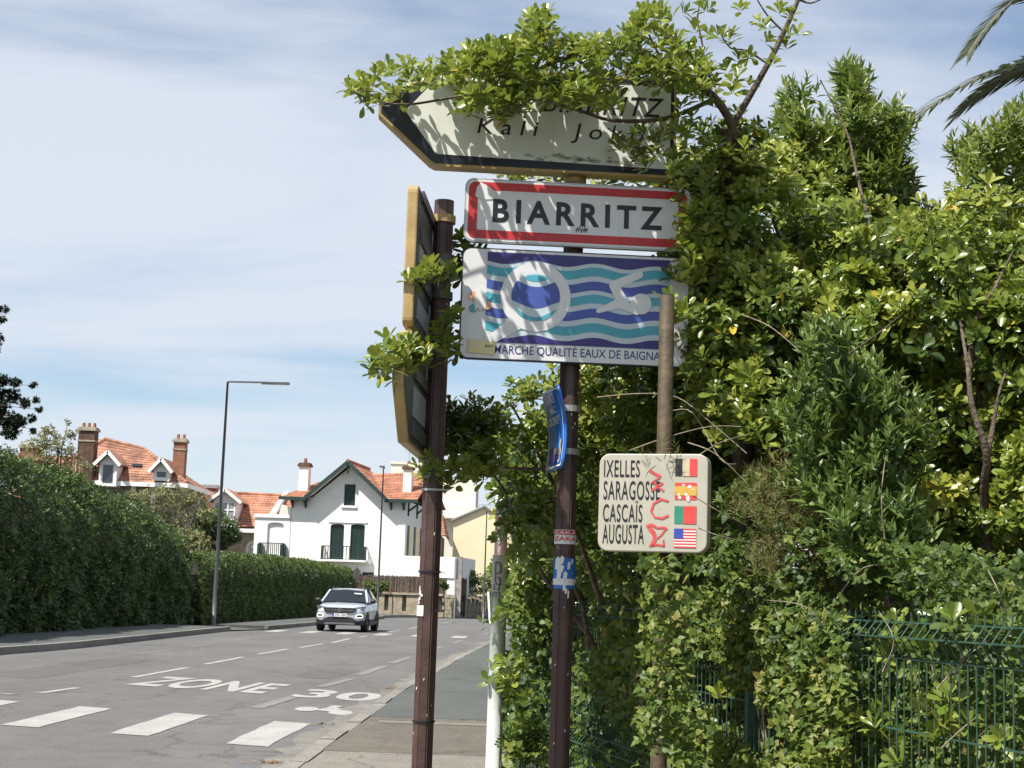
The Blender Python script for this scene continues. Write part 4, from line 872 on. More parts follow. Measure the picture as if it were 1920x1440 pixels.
m = MB(); m.prism([(dxx(-18.65)+.0 + .55*math.cos(t), 4.35+.55*math.sin(t)) for t in np.linspace(0, math.pi, 10)] + [(dxx(-19.2), 3.2), (dxx(-18.1), 3.2)], .6, .68); m.build('arch_surround', M['wall_beige'], D)
m = MB(); m.prism([(dxx(-18.65) + .33*math.cos(t), 4.3+.36*math.sin(t)) for t in np.linspace(0, math.pi, 10)] + [(dxx(-18.98), 3.2), (dxx(-18.32), 3.2)], .56, .62); m.build('arch_window', M['glass_pale'], D)

# ---- blocks beyond
B1 = empty('pale_block', (-9.2, 140, 0)); tag(B1, 'flat roofed off white block showing above the tiled roof of the white house', 'building')
m = MB(); m.box(-1.7, 0, 0, 2.6, 10, 13.2); m.build('walls', M['wall_beige'], B1); m = MB(); m.box(-1.8, -.1, 13.2, 2.7, 10.1, 13.4); m.build('parapet', M['wall_beige'], B1)
B2 = empty('stepped_block', (-4.4, 133, 0)); tag(B2, 'pale modern block with stepped flat roof above the cream gable house', 'building')
m = MB(); m.box(-3.5, 0, 0, 1.55, 12, 11.4); m.build('walls', M['wall_beige'], B2)
m = MB(); m.box(-2.0, -1.6, 0, 4.4, 0, 8.9); m.build('lower_wing', M['wall_beige'], B2)
m = MB(); m.prism([(-.9, 9.0), (.3, 9.0), (-.85, 10.6)], -.3, -.01); m.build('stair_wall', M['wall_beige'], B2)
m = MB(); m.box(-1.6, -2.6, 7.9, 1.2, -1.6, 8.05); m.build('canopy', M['wall_beige'], B2)
m = MB(); m.bar((1.9, -1.55, 9.2), (3.6, -1.55, 9.2), .05, .05)
for k in range(6): m.box(1.9+k*.33, -1.57, 8.9, 1.94+k*.33, -1.53, 9.2)
m.build('roof_railing', M['zinc'], B2)
B3 = empty('cream_house', (-1.9, 115, 0)); tag(B3, 'windowless cream gable wall house at the bend of the road', 'house')
m = MB(); m.prism([(-2.15, 0), (2.6, 0), (2.6, 6.5), (0.15, 8.05), (-2.15, 7.0)], 0, 11); m.build('gable_wall', M['wall_cream'], B3)
for a, b in (((-2.35, 6.95), (.15, 8.1)), ((.15, 8.1), (2.75, 6.45))):
    m = MB(); m.bar((a[0], -.15, a[1]+.03), (b[0], -.15, b[1]+.03), .1, .12); m.build('verge', M['zinc'], B3)
    m = MB(); m.add([(a[0], -.1, a[1]+.08), (b[0], -.1, b[1]+.08), (b[0], 11.2, b[1]+.08), (a[0], 11.2, a[1]+.08)], [(0, 1, 2, 3)]); m.build('roof_slope', M['tile'], B3)
B4 = empty('bay_house', (-5.4, 112, 0)); tag(B4, 'old house with orange roof and stone bay peeping past the brown pole', 'house')
m = MB(); m.box(-2.6, .6, 0, .55, 7, 5.7); m.build('walls', M['stone_grey'], B4)
roof_plane('roof_slope', (-3.0, 0, 5.7), (.9, 0, 5.7), (.3, 3.8, 8.0), (-3.0, 3.8, 8.0), M['tile_old'], B4)
roof_plane('roof_hip', (.9, 0, 5.7), (.9, 7.6, 5.7), (.3, 3.9, 8.0), (.3, 3.8, 8.0), M['tile_old'], B4)
m = MB(); m.box(-.9, -.4, 0, .5, .6, 3.9); m.box(-1.0, -.5, 3.9, .6, .6, 4.1); m.box(-.7, -.2, 4.1, .35, .6, 5.5); m.build('stone_bay', M['stone_grey'], B4)
for x in (-.65, -.1): m = MB(); m.box(x, -.42, 2.2, x+.38, -.39, 3.5); m.build('window', M['glass'], B4)

# ================================================================== street lamps and small posts
def lamp(loc, h, arm, label, rz, r=.075):
    e = empty('street_lamp', (*loc, 0.0)); tag(e, label, 'street lamp', 'street lamps along the road')
    m = MB(); m.tube([(0, 0, .02), (0, 0, 1.2), (0, 0, h)], [r*1.15, r, r*.55], 12); m.build('post', M['galv'], e, True)
    m = MB(); m.box(-.12, -.12, .01, .12, .12, .06); m.build('base_plate', M['galv'], e)
    c, s = math.cos(rz), math.sin(rz)
    m = MB(); m.bar((0, 0, h), (arm*.65*c, arm*.65*s, h+.03), .06, .06); m.build('arm', M['galv'], e)
    m = MB(); m.bar((arm*.55*c, arm*.55*s, h), (arm*c, arm*s, h+.02), .26, .07); m.build('lantern', M['galv'], e)
    m = MB(); m.bar((arm*.60*c, arm*.60*s, h-.045), (arm*.97*c, arm*.97*s, h-.03), .2, .012); m.build('lens', M['glass_pale'], e)
    return e
lamp((-10.62, 56.3), 9.07, 2.3, 'tall grey street lamp with long flat arm beside the dark hedge', R_(2))
lamp((-6.62, 80.0), 7.87, 1.8, 'thin grey street lamp in front of the white house facade', R_(-88), .06)
lamp((-1.15, 84.0), 6.1, 1.2, 'thin grey street lamp against the cream gable wall', R_(-40), .05)
SB = empty('road_sign_post', (-9.05, 93.0, 0)); tag(SB, 'small round road sign seen from behind at the end of the clipped hedge', 'road sign')
m = MB(); m.tube([(0, 0, .1), (0, 0, 2.95)], .035, 8); m.build('post', M['galv'], SB); m = MB(); m.tube([(0, .04, 2.5), (.03, .07, 2.5)], .36, 20); m.build('disc', M['sign_back'], SB)
SP = empty('grey_sign_post', (-3.1, 95.2, 0)); tag(SP, 'grey post with narrow edge on panel beside the dark gate', 'road sign')
m = MB(); m.tube([(0, 0, .02), (0, 0, 3.75)], .05, 8); m.build('post', M['zinc'], SP); m = MB(); m.box(-.10, .05, 2.4, .16, .5, 3.72); m.build('panel', M['zinc'], SP)

# ================================================================== car
CAR = empty('parked_car', (-5.98, 55.9, 0), R_(-3.0)); CAR.name = 'oncoming_car'; tag(CAR, 'silver compact SUV with roof rails coming along the road, running lights on', 'car')
st = [(0.00, .66, .34, .66, .80), (.04, .76, .30, .70, .86), (.14, .85, .28, .78, .93), (.32, .90, .27, .86, .98), (.62, .910, .27, .92, 1.02), (1.05, .910, .27, .96, 1.07), (1.30, .910, .27, .98, 1.10), (2.2, .912, .27, 1.0, 1.10), (3.2, .912, .27, 1.02, 1.12), (3.75, .90, .28, 1.02, 1.12), (4.08, .86, .32, .98, 1.08), (4.20, .78, .38, .90, 1.0), (4.23, .70, .42, .85, .92)]
def section(y, w, zb, zs, zt):
    h = [(0, zt), (.45*w, zt-.004), (.74*w, zt-.02), (.90*w, zt-.055), (.97*w, zs), (1.0*w, (zs+zb)/2+.12), (.985*w, (zs+zb)/2-.05), (.97*w, zb+.14), (.90*w, zb)]
    return [(x, y, z) for x, z in h] + [(-x, y, z) for x, z in h[:0:-1]]
m = MB(); n = len(section(*st[0])); vs = []
for s in st: vs += section(*s)
fs = []
for i in range(len(st)-1):
    for k in range(n): fs.append((i*n+k, (i+1)*n+k, (i+1)*n+(k+1) % n, i*n+(k+1) % n))
fs += [tuple(range(n)), tuple(range(len(vs)-1, len(vs)-n-1, -1))]
m.add(vs, fs); body = m.build('body', M['car_paint'], CAR, True)
try:
    ss = body.modifiers.new('s', 'SUBSURF'); ss.levels = 1; ss.render_levels = 1
except Exception: pass
# greenhouse
gs = [(.98, .80, 1.075), (1.70, .66, 1.50), (2.1, .64, 1.555), (3.0, .62, 1.55), (3.55, .60, 1.49), (4.05, .70, 1.10)]
top = [(y, w, z) for y, w, z in gs]
m = MB(); ws_ = [(-.80, .98, 1.075), (-.42, .92, 1.085), (0, .90, 1.09), (.42, .92, 1.085), (.80, .98, 1.075), (.655, 1.68, 1.495), (.34, 1.63, 1.515), (0, 1.61, 1.52), (-.34, 1.63, 1.515), (-.655, 1.68, 1.495)]
m.add(ws_, [(0, 1, 8, 9), (1, 2, 7, 8), (2, 3, 6, 7), (3, 4, 5, 6)]); m.build('windscreen', M['car_glass'], CAR, True)
for s in (-1, 1):
    m = MB(); m.add([(s*.90, 1.05, 1.06), (s*.672, 1.72, 1.49), (s*.655, 2.2, 1.53), (s*.64, 3.2, 1.52), (s*.80, 3.85, 1.15), (s*.895, 2.4, 1.09)], [tuple(range(6))]); m.build('side_window', M['car_glass'], CAR)
    m = MB(); m.bar((s*.84, 1.0, 1.07), (s*.665, 1.70, 1.505), .075, .05); m.build('windscreen_pillar', M['car_paint'], CAR)
    m = MB(); m.bar((s*.885, 2.45, 1.07), (s*.655, 2.42, 1.54), .09, .05); m.build('door_pillar', M['car_black'], CAR)
    m = MB(); m.tube([(s*.60, 1.75, 1.52), (s*.60, 1.9, 1.60), (s*.59, 3.3, 1.60), (s*.57, 3.5, 1.51)], .02, 6); m.build('roof_rail', M['car_black'], CAR)
    mi = MB(); mi.tube([(s*.93, 1.32, 1.10), (s*.98, 1.30, 1.12), (s*1.08, 1.29, 1.13), (s*1.11, 1.31, 1.13)], [.04, .085, .085, .04], 10); mi.build('door_mirror', M['car_black'], CAR, True)
    h = MB(); h.add([(s*.50, .055, .80), (s*.86, .19, .855), (s*.885, .30, .90), (s*.86, .24, .94), (s*.52, .075, .875)], [tuple(range(5))])
    h.add([(s*.50, .03, .795), (s*.88, .165, .845), (s*.90, .28, .905), (s*.87, .20, .945), (s*.52, .05, .88)], [tuple(range(5))]); hl = h.build('headlight', M['headlamp'], CAR)
    q = MB(); q.tube([(s*.60, .055, .835), (s*.60, .03, .835)], .035, 10); q.tube([(s*.76, .12, .86), (s*.76, .085, .86)], .03, 10); q.build('headlight_lens', M['chrome'], hl)
    d = MB(); ou = rrect(s*.72-.125, .515, s*.72+.125, .65, .045); inn = rrect(s*.72-.098, .545, s*.72+.098, .620, .03)
    d.ring([(x, z) for x, z in ou], inn, 0); dd = d.build('running_light', M['drl'], CAR); dd.location = (0, .035, 0)
    dd.rotation_euler = (0, 0, 0)
    for v in dd.data.vertices: v.co.y = max(0, (abs(v.co.x)-.60))*.42 - .06
    d = MB(); d.poly(inn, 0); dv = d.build('fog_vent', M['car_black'], CAR); dv.location = (0, .04, 0)
    for v in dv.data.vertices: v.co.y = max(0, (abs(v.co.x)-.60))*.42 - .06
    # lower cladding and arches
m = MB(); m.add([(-.67, 1.70, 1.50), (.67, 1.70, 1.50), (.66, 2.2, 1.555), (.645, 3.1, 1.55), (.62, 3.62, 1.49), (-.62, 3.62, 1.49), (-.645, 3.1, 1.55), (-.66, 2.2, 1.555), (0, 1.62, 1.53), (0, 2.2, 1.585), (0, 3.1, 1.58), (0, 3.65, 1.50)],
             [(0, 8, 9, 7), (8, 1, 2, 9), (7, 9, 10, 6), (9, 2, 3, 10), (6, 10, 11, 5), (10, 3, 4, 11)]); m.build('roof', M['car_paint'], CAR, True)
m = MB(); m.add([(-.62, 3.6, 1.49), (.62, 3.6, 1.49), (.78, 4.05, 1.10), (-.78, 4.05, 1.10)], [(0, 1, 2, 3)]); m.build('rear_window', M['car_glass'], CAR)
m = MB(); m.prism([(-.52, .705), (-.40, .685), (.40, .685), (.52, .705), (.60, .80), (.54, .872), (-.54, .872), (-.60, .80)], -.03, .12)
gr = m.build('grille', M['car_black'], CAR)
m = MB(); m.box(-.52, -.035, .775, .52, -.03, .787); m.build('grille_bar', M['chrome'], gr)
m = MB(); m.tube([(0, -.035, .785), (0, -.06, .785)], .078, 24); bd = m.build('badge', M['chrome'], CAR)
m = MB(); m.tube([(0, -.058, .785), (0, -.064, .785)], .062, 24); m.build('badge_disc', M['car_black'], bd)
m = MB()
for a, b in (((-.030, .838), (-.0, .790)), ((.030, .838), (0, .790)), ((-.052, .815), (-.026, .735)), ((-.026, .735), (0, .782)), ((0, .782), (.026, .735)), ((.026, .735), (.052, .815))): m.bar((a[0], -.067, a[1]), (b[0], -.067, b[1]), .004, .010)
m.build('badge_letters', M['chrome'], bd)
m = MB(); m.prism([(-.60, .36), (.60, .36), (.64, .40), (.50, .50), (.40, .535), (-.40, .535), (-.50, .50), (-.64, .40)], -.02, .1); m.build('lower_intake', M['car_black'], CAR)
m = MB(); m.add([(-.80, .10, .26), (-.55, -.01, .24), (.55, -.01, .24), (.80, .10, .26), (.90, .30, .28), (.905, .30, .42), (.80, .075, .42), (.58, -.03, .355), (-.58, -.03, .355), (-.80, .075, .42), (-.905, .30, .42), (-.90, .30, .28)], [(0, 1, 8, 9), (1, 2, 7, 8), (2, 3, 6, 7), (3, 4, 5, 6), (11, 0, 9, 10)]); m.build('front_cladding', M['car_black'], CAR)
m = MB(); m.prism([(-.58, .275), (.58, .275), (.52, .335), (-.52, .335)], -.04, .05); m.build('skid_plate', M['rim'], CAR)
m = MB(); m.box(-.26, -.055, .545, .26, -.035, .66); pl = m.build('number_plate', M['plate'], CAR); text_part('plate_lettering', '0781 KBR', -.17, .565, .235, .64, -.0565, M['black'], pl, 1, .01)
m = MB(); m.box(-.26, -.0575, .545, -.205, -.0555, .66); m.build('plate_band', M['flag_blue'], pl)
m = MB(); m.box(-.88, .9, .22, .88, 3.6, .30); m.build('underside', M['car_black'], CAR)
for s in (-1, 1):
    m = MB(); m.box(s*.93-.012, 1.15, .27, s*.93+.012, 3.0, .40); m.build('sill_cladding', M['car_black'], CAR)
    for y in (.80, 3.39):
        m = MB(); m.prism([(y+.395*math.cos(t), .36+.395*math.sin(t)) for t in np.linspace(-.25, math.pi+.25, 18)] + [(y-.3, .2)], 0, 0)
        a = MB(); pts = [(y+.40*math.cos(t), .35+.40*math.sin(t)) for t in np.linspace(-.2, math.pi+.2, 18)]
        a.add([(s*.922, py, pz) for py, pz in pts] + [(s*.60, py, pz) for py, pz in pts], [tuple(range(18))] + [(i, i+1, 19+i, 18+i) for i in range(17)]); a.build('wheel_arch', M['car_black'], CAR)
        w = MB(); w.tube([(s*.70, y, .34), (s*.72, y, .34), (s*.90, y, .34), (s*.93, y, .34)], [.31, .34, .34, .31], 28); wh = w.build('wheel', M['tyre'], CAR, True)
        r_ = MB(); r_.tube([(s*.925, y, .34), (s*.936, y, .34)], .225, 24); r_.build('rim', M['rim'], wh)
        sp = MB()
        for k in range(5):
            t = 2*math.pi*k/5; sp.bar((s*.942, y+.03*math.cos(t), .34+.03*math.sin(t)), (s*.942, y+.21*math.cos(t), .34+.21*math.sin(t)), .05, .012)
        sp.build('spokes', M['car_black'], wh)
m = MB(); m.add([(.30, 1.40, 1.362), (.58, 1.415, 1.352), (.575, 1.46, 1.385), (.30, 1.445, 1.395)], [(0, 1, 2, 3)]); o = m.build('windscreen_sticker', M['plate'], CAR); o.location = (0, -.09, .02)
m = MB(); m.bar((-.35, .955, 1.085), (.1, .94, 1.10), .02, .012); m.bar((.15, .935, 1.09), (.62, .97, 1.10), .02, .012); m.build('wiper', M['car_black'], CAR)
# ---- a driver's seat pair behind the glass is too dark to see; door seams on the visible flank
for y in (1.18, 2.42, 3.2): m = MB(); m.box(.913, y, .42, .9185, y+.012, 1.02); m.build('door_seam', M['car_black'], CAR)
for y in (2.15, 3.05): m = MB(); m.bar((.925, y, .93), (.925, y+.2, .935), .02, .03); m.build('door_handle', M['car_paint'], CAR)
# ================================================================== vegetation
def leaf_tpl(L, Wd, fold=0.18, curl=0.15, wide=0.72, pointed=False):
    """one leaf along +y, midrib folded, tip curling"""
    a, b = (0.30, 0.62) if pointed else (0.42, wide+.12)
    wa, wb = (1.0, 0.72) if pointed else (0.62, 1.0)
    f = lambda y: curl * y * y
    if not pointed: b = .70
    c_, wc = (.86, .30) if pointed else (.93, .66)
    fw = fold * Wd / L
    v = [(0, 0, 0), (0, a, f(a)), (0, b, f(b)), (0, 1, f(1)),
         (-wa/2, a, f(a)+fw*wa/2), (-wb/2, b, f(b)+fw*wb/2), (wa/2, a, f(a)+fw*wa/2), (wb/2, b, f(b)+fw*wb/2), (-wc/2, c_, f(c_)+fw*wc/2), (wc/2, c_, f(c_)+fw*wc/2)]
    v = np.array(v); v[:, 0] *= Wd; v[:, 1] *= L; v[:, 2] *= L
    fs = [(0, 4, 1), (1, 4, 5, 2), (2, 5, 8, 3), (0, 1, 6), (1, 2, 7, 6), (2, 3, 9, 7)]
    return v, fs
def rosette_tpl(rg, n, L, Wd, pointed=False, stem=0.0, spread=(25, 80), **kw):
    """whorl of leaves round +z; returns verts, faces, tint offset per vert"""
    V, F, T = [], [], []
    for k in range(n):
        q = k / max(1, n-1); s = 0.62 + 0.45 * q
        v, f = leaf_tpl(L*s*rg.uniform(.85, 1.1), Wd*s*rg.uniform(.85, 1.1), fold=rg.uniform(.1, .45), curl=rg.uniform(-.35, .12), pointed=pointed, **kw)
        el = R_(90 - (spread[0] + (spread[1]-spread[0])*q + rg.uniform(-10, 10)))
        az = k*2.39996 + rg.uniform(-.25, .25); tw = rg.uniform(-.35, .35)
        Rm = np.array(Matrix.Rotation(az, 3, 'Z') @ Matrix.Rotation(el, 3, 'X') @ Matrix.Rotation(tw, 3, 'Y'))
        v = v @ Rm.T + np.array([0, 0, -stem*q])
        b = sum(len(x) for x in V); V.append(v); F += [tuple(i+b for i in g) for g in f]; T += [rg.uniform(-.16, .16) + 0.16*(1-q)] * len(v)
    return np.vstack(V), F, np.array(T)
def frames(axes):
    """rotation matrices taking +z to each axis, spun at random"""
    z = axes / np.linalg.norm(axes, axis=1)[:, None]
    h = np.where(np.abs(z[:, 2:3]) < .9, np.array([[0, 0, 1.]]), np.array([[1., 0, 0]]))
    x = np.cross(h, z); x /= np.linalg.norm(x, axis=1)[:, None]; y = np.cross(z, x)
    t = rng.uniform(0, 2*np.pi, len(z))[:, None]; x2 = x*np.cos(t) + y*np.sin(t); y2 = np.cross(z, x2)
    return np.stack([x2, y2, z], 2)
def scatter(name, mt, parent, tpls, pos, axes, size, tint, origin=(0, 0, 0), yellow=0.0, cap=.94):
    """one mesh of many copies of the templates"""
    pos = np.asarray(pos, float) - np.array(origin); n = len(pos); which = rng.integers(0, len(tpls), n); Rm = frames(np.asarray(axes, float))
    VV, TT, loops, starts, totals = [], [], [], [], []; vb = 0; lb = 0
    for k, (tv, tf, tt) in enumerate(tpls):
        idx = np.where(which == k)[0]
        if not len(idx): continue
        v = np.einsum('nij,vj->nvi', Rm[idx], tv) * size[idx][:, None, None] + pos[idx][:, None, :]
        VV.append(v.reshape(-1, 3)); q_ = np.clip((tint[idx][:, None] + tt[None, :]).reshape(-1, 10), 0, cap)
        if yellow: q_[rng.uniform(0, 1, len(q_)) < yellow] = 1.0
        TT.append(q_.reshape(-1))
        fl = np.concatenate([np.array(f) for f in tf]); ft = np.array([len(f) for f in tf])
        off = vb + np.arange(len(idx)) * len(tv)
        loops.append((fl[None, :] + off[:, None]).reshape(-1)); totals.append(np.tile(ft, len(idx))); vb += len(idx)*len(tv)
    V = np.vstack(VV).astype(np.float32); Lp = np.concatenate(loops).astype(np.int32); To = np.concatenate(totals).astype(np.int32); St = np.concatenate([[0], np.cumsum(To)[:-1]]).astype(np.int32)
    me = bpy.data.meshes.new(name); me.vertices.add(len(V)); me.vertices.foreach_set('co', V.ravel())
    me.loops.add(len(Lp)); me.loops.foreach_set('vertex_index', Lp); me.polygons.add(len(St)); me.polygons.foreach_set('loop_start', St); me.polygons.foreach_set('loop_total', To)
    a = me.attributes.new('tint', 'FLOAT', 'POINT'); a.data.foreach_set('value', np.clip(np.concatenate(TT), 0, 1).astype(np.float32))
    me.update(calc_edges=True); me.materials.append(mt); me.shade_smooth()
    return link(name, me, parent)
def inpoly(px, py, poly):
    c = np.zeros(len(px), bool); j = len(poly)-1
    for i in range(len(poly)):
        xi, yi = poly[i]; xj, yj = poly[j]
        if yi != yj:
            c ^= ((yi > py) != (yj > py)) & (px < (xj-xi)*(py-yi)/(yj-yi)+xi)
        j = i
    return c
def sample_poly(poly, n):
    P = np.array(poly, float); o = np.zeros((0, 2))
    while len(o) < n:
        q = rng.uniform(P.min(0), P.max(0), (n*3, 2)); o = np.vstack([o, q[inpoly(q[:, 0], q[:, 1], poly)]])
    return o[:n]
def at_many(uv, Y):
    d = np.stack([(uv[:, 0]-960)/FPX, -(uv[:, 1]-720)/FPX, -np.ones(len(uv))], 1) @ _R.T
    return np.array([0, 0, EYE]) + d * (Y/d[:, 1])[:, None]
def up_axes(n, out=(0, -0.45, 0), spread=.55):
    return np.array([0, 0, .8]) + np.array(out) + rng.normal(0, spread, (n, 3))
rgp = random.Random(11)
PIT = [rosette_tpl(rgp, rgp.choice((8, 9, 10, 11)), .068, .031, stem=.03) for _ in range(9)]
NAR = [rosette_tpl(rgp, rgp.choice((7, 9, 11)), .098, .029, pointed=True, stem=.11, spread=(22, 80)) for _ in range(8)]
def trefoil_tpl(rg, L):
    V, F, T = [], [], []
    for k, az in enumerate((0, 1.25, -1.25)):
        v, f = leaf_tpl(L*(1 if k == 0 else .82), L*.68*(1 if k == 0 else .85), fold=rg.uniform(.05, .3), curl=rg.uniform(-.4, .05), pointed=True)
        Rm = np.array(Matrix.Rotation(az + rg.uniform(-.2, .2), 3, 'Z') @ Matrix.Rotation(rg.uniform(-.3, .35), 3, 'X')); v = v @ Rm.T
        b = sum(len(x) for x in V); V.append(v); F += [tuple(i+b for i in g) for g in f]; T += [rg.uniform(-.06, .06)]*len(v)
    return np.vstack(V), F, np.array(T)
LAU = [rosette_tpl(rgp, 7, .075, .026, pointed=True, stem=.08, spread=(18, 55)) for _ in range(6)]
BRA = [trefoil_tpl(rgp, .040) for _ in range(8)]
BIG = [trefoil_tpl(rgp, .075) for _ in range(5)]
FEA = [rosette_tpl(rgp, 12, .048, .0036, pointed=True, stem=.07, spread=(10, 80)) for _ in range(6)]
SIM = [rosette_tpl(rgp, 4, 1.0, .5, pointed=True, stem=.3, spread=(25, 85)) for _ in range(8)]
NEE = [rosette_tpl(rgp, 14, 1.0, .30, pointed=True, stem=.4, spread=(5, 80)) for _ in range(5)]

def clumps(regions, rosettes_per, rad, front_bias=True):
    """lumpy foliage: clump centres inside outlined regions, whorls over each clump's crust"""
    pos, ax, tn = [], [], []
    for poly, n, yf in regions:
        uv = sample_poly(poly, n); fr = rng.uniform(0, 1, n)**1.3
        Y = np.array([yf(u, v, q) for (u, v), q in zip(uv, fr)]); C = at_many(uv, Y)
        for c in C:
            r = rng.uniform(*rad); k = max(4, int(rosettes_per * (r/np.mean(rad))**2)); d = rng.normal(0, 1, (k, 3)); d[:, 2] += .35; d[:, 1] -= .25; d /= np.linalg.norm(d, axis=1)[:, None]
            rr_ = r * rng.uniform(.45, 1.05, k)[:, None]; pos.append(c + d*rr_*np.array([1, 1, .85])); ax.append(d*.9 + np.array([-.12, -.2, .65]) + rng.normal(0, .3, (k, 3)))
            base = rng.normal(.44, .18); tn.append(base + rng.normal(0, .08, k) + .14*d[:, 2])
    return np.vstack(pos), np.vstack(ax), np.concatenate(tn)
def stems(name, parent, base, tips, r0, mt, org, wob=.08, n=6):
    for tp in tips:
        base_ = Vector(base) + Vector((random.uniform(-.12, .12), random.uniform(-.12, .12), 0)); tp = Vector(tp); pts = []
        for k in range(n+1):
            t = k/n; p = base_.lerp(tp, t); p.z = base_.z + (tp.z-base_.z)*t**.8; w = wob*math.sin(math.pi*t); p += Vector((random.uniform(-w, w), random.uniform(-w, w), 0)); pts.append(p - Vector(org))
        mm = MB(); mm.tube(pts, [r0*(1-.8*k/n) for k in range(n+1)], 7); mm.build(name, mt, parent, True)
def branch(name, parent, uvy, r0, r1, mt, org, sub=3):
    P = [at(u, v, y) - Vector(org) for u, v, y in uvy]; pts = []
    for i in range(len(P)-1):
        p0, p1, p2, p3 = P[max(i-1, 0)], P[i], P[i+1], P[min(i+2, len(P)-1)]
        for k in range(sub):
            t = k/sub; pts.append(.5*((2*p1) + (p2-p0)*t + (2*p0-5*p1+4*p2-p3)*t*t + (3*p1-p0-3*p2+p3)*t**3))
    pts.append(P[-1]); n = len(pts); mm = MB(); mm.tube(pts, [r0+(r1-r0)*k/(n-1) for k in range(n)], 7); return mm.build(name, mt, parent, True)
fY = lambda u: 2.625/((u-960)/2850 + .25)          # where the garden fence stands along each sight line

# ---- shrub arching over the signs
OA = Vector((1.35, 7.6, 0)); A = empty('arching_shrub', OA); tag(A, 'glossy leaved evergreen whose long branch arches over the arrow sign and poles', 'shrub')
sprays = [([(632, 168), (690, 132), (760, 104), (800, 112), (870, 88), (955, 78), (1000, 60), (1005, 100), (960, 130), (870, 150), (800, 165), (720, 185), (690, 200)], 88, (6.28, 6.84)),
          ([(870, 90), (960, 72), (1003, 14), (1022, 12), (1050, 60), (1110, 72), (1165, 55), (1205, 8), (1235, 10), (1255, 60), (1300, 80), (1330, 110), (1330, 180), (1270, 170), (1200, 150), (1120, 175), (1050, 180), (960, 175), (880, 160)], 270, (6.28, 6.84)),
          ([(840, 172), (960, 160), (1100, 165), (1180, 175), (1160, 198), (1080, 200), (1000, 205), (950, 212), (900, 212), (850, 200)], 84, (6.28, 6.84)),
          ([(1150, 270), (1190, 240), (1230, 235), (1280, 210), (1280, 330), (1225, 325), (1190, 295)], 24, (6.62, 6.82)),
          ([(1250, 90), (1330, 100), (1360, 220), (1340, 330), (1270, 330), (1265, 160)], 45, (6.7, 7.3)),
          ([(935, 318), (1060, 322), (1060, 338), (940, 334)], 16, (7.1, 7.4)), ([(1110, 318), (1270, 320), (1270, 345), (1110, 340)], 26, (7.1, 7.5)),
          ([(1262, 345), (1320, 330), (1330, 480), (1285, 490), (1268, 440), (1285, 400)], 34, (6.62, 6.86)), ([(1270, 480), (1320, 470), (1325, 530), (1290, 530)], 12, (6.6, 6.85)), ([(1238, 548), (1285, 542), (1290, 590), (1262, 598)], 7, (6.2, 6.35)), ([(1010, 12), (1050, 60), (1030, 80), (990, 70)], 8, (6.5, 6.7))]
pos, ax = [], []
for poly, n, (y0, y1) in sprays:
    uv = sample_poly(poly, n); pos.append(at_many(uv, rng.uniform(y0, y1, n))); ax.append(up_axes(n, (-.35, -.25, .15), .38))
# loose upright shoots
shoots = [(1295, 20), (1318, 8), (1306, 55), (1330, 62), (1290, 85), (1352, 60), (1365, 72), (1345, 55), (1398, 12), (1372, 55), (1440, 45), (1420, 40), (1490, 25), (1500, 55), (1465, 8), (1440, 75), (1385, 110), (1400, 100), (1450, 110), (1482, 60), (1350, 130), (1365, 145), (1390, 145), (1410, 150), (1320, 135), (1335, 150), (1375, 170), (1210, 15), (1245, 30), (1195, 35), (1470, 90), (1330, 20), (1300, 110)]
uv = np.array(shoots, float) + rng.normal(0, 4, (len(shoots), 2)); pos.append(at_many(uv, rng.uniform(6.6, 7.0, len(uv)))); ax.append(up_axes(len(uv), (0, -.2, .2), .35))
# sprigs that reach out past the poles
for (u0, v0, y0), (u1, v1, y1), n, w in (((866, 512, 6.80), (775, 520, 6.15), 22, 13), ((866, 640, 6.80), (708, 684, 5.95), 48, 20), ((866, 590, 6.80), (822, 602, 6.5), 12, 11), ((900, 425, 7.08), (842, 465, 6.98), 16, 13), ((905, 475, 7.1), (864, 495, 7.05), 6, 10), ((780, 640, 6.3), (735, 655, 6.05), 10, 16), ((930, 870, 7.6), (800, 880, 6.7), 34, 22)):
    t = rng.uniform(0, 1, n); uv = np.stack([u0+(u1-u0)*t, v0+(v1-v0)*t], 1) + rng.normal(0, w, (n, 2))*np.array([.8, .8]); yy_ = y0+(y1-y0)*t + rng.normal(0, .04, n); yy_ = np.where(uv[:, 0] > 852, np.maximum(yy_, 7.08), yy_) if v0 > 440 and v0 < 700 else yy_
    pos.append(at_many(uv, yy_)); ax.append(up_axes(n, (-.5, -.2, 0), .35))
    branch('branch', A, [(u0+90, v0+10, 7.45), (u0+30, v0+8, max(y0, 7.05)), (u0-10, v0+6, max(y0, 6.95) if v0 < 700 else y0), ((u0+u1)/2, (v0+v1)/2+8, (y0+y1)/2), (u1, v1+4, y1)], .008, .003, M['bark'], OA)
pos = np.vstack(pos); ax = np.vstack(ax); n = len(pos)
stuff(scatter('foliage', M['leaf_pit'], A, PIT, pos, ax, rng.uniform(.82, 1.18, n), rng.normal(.66, .15, n), OA, .005))
branch('trunk', A, [(1395, 1150, 7.6), (1392, 900, 7.5), (1396, 620, 7.4), (1385, 420, 7.2), (1360, 240, 7.0)], .065, .030, M['bark'], OA)
branch('main_branch', A, [(1392, 360, 7.2), (1375, 245, 7.0), (1335, 178, 6.86), (1270, 140, 6.74), (1200, 96, 6.66), (1130, 90, 6.64), (1060, 108, 6.64), (1010, 130, 6.62)], .024, .009, M['bark'], OA)
branch('branch', A, [(1010, 130, 6.62), (960, 158, 6.62), (900, 172, 6.62), (830, 186, 6.6), (760, 196, 6.58), (700, 188, 6.55), (650, 168, 6.52)], .009, .003, M['bark'], OA)
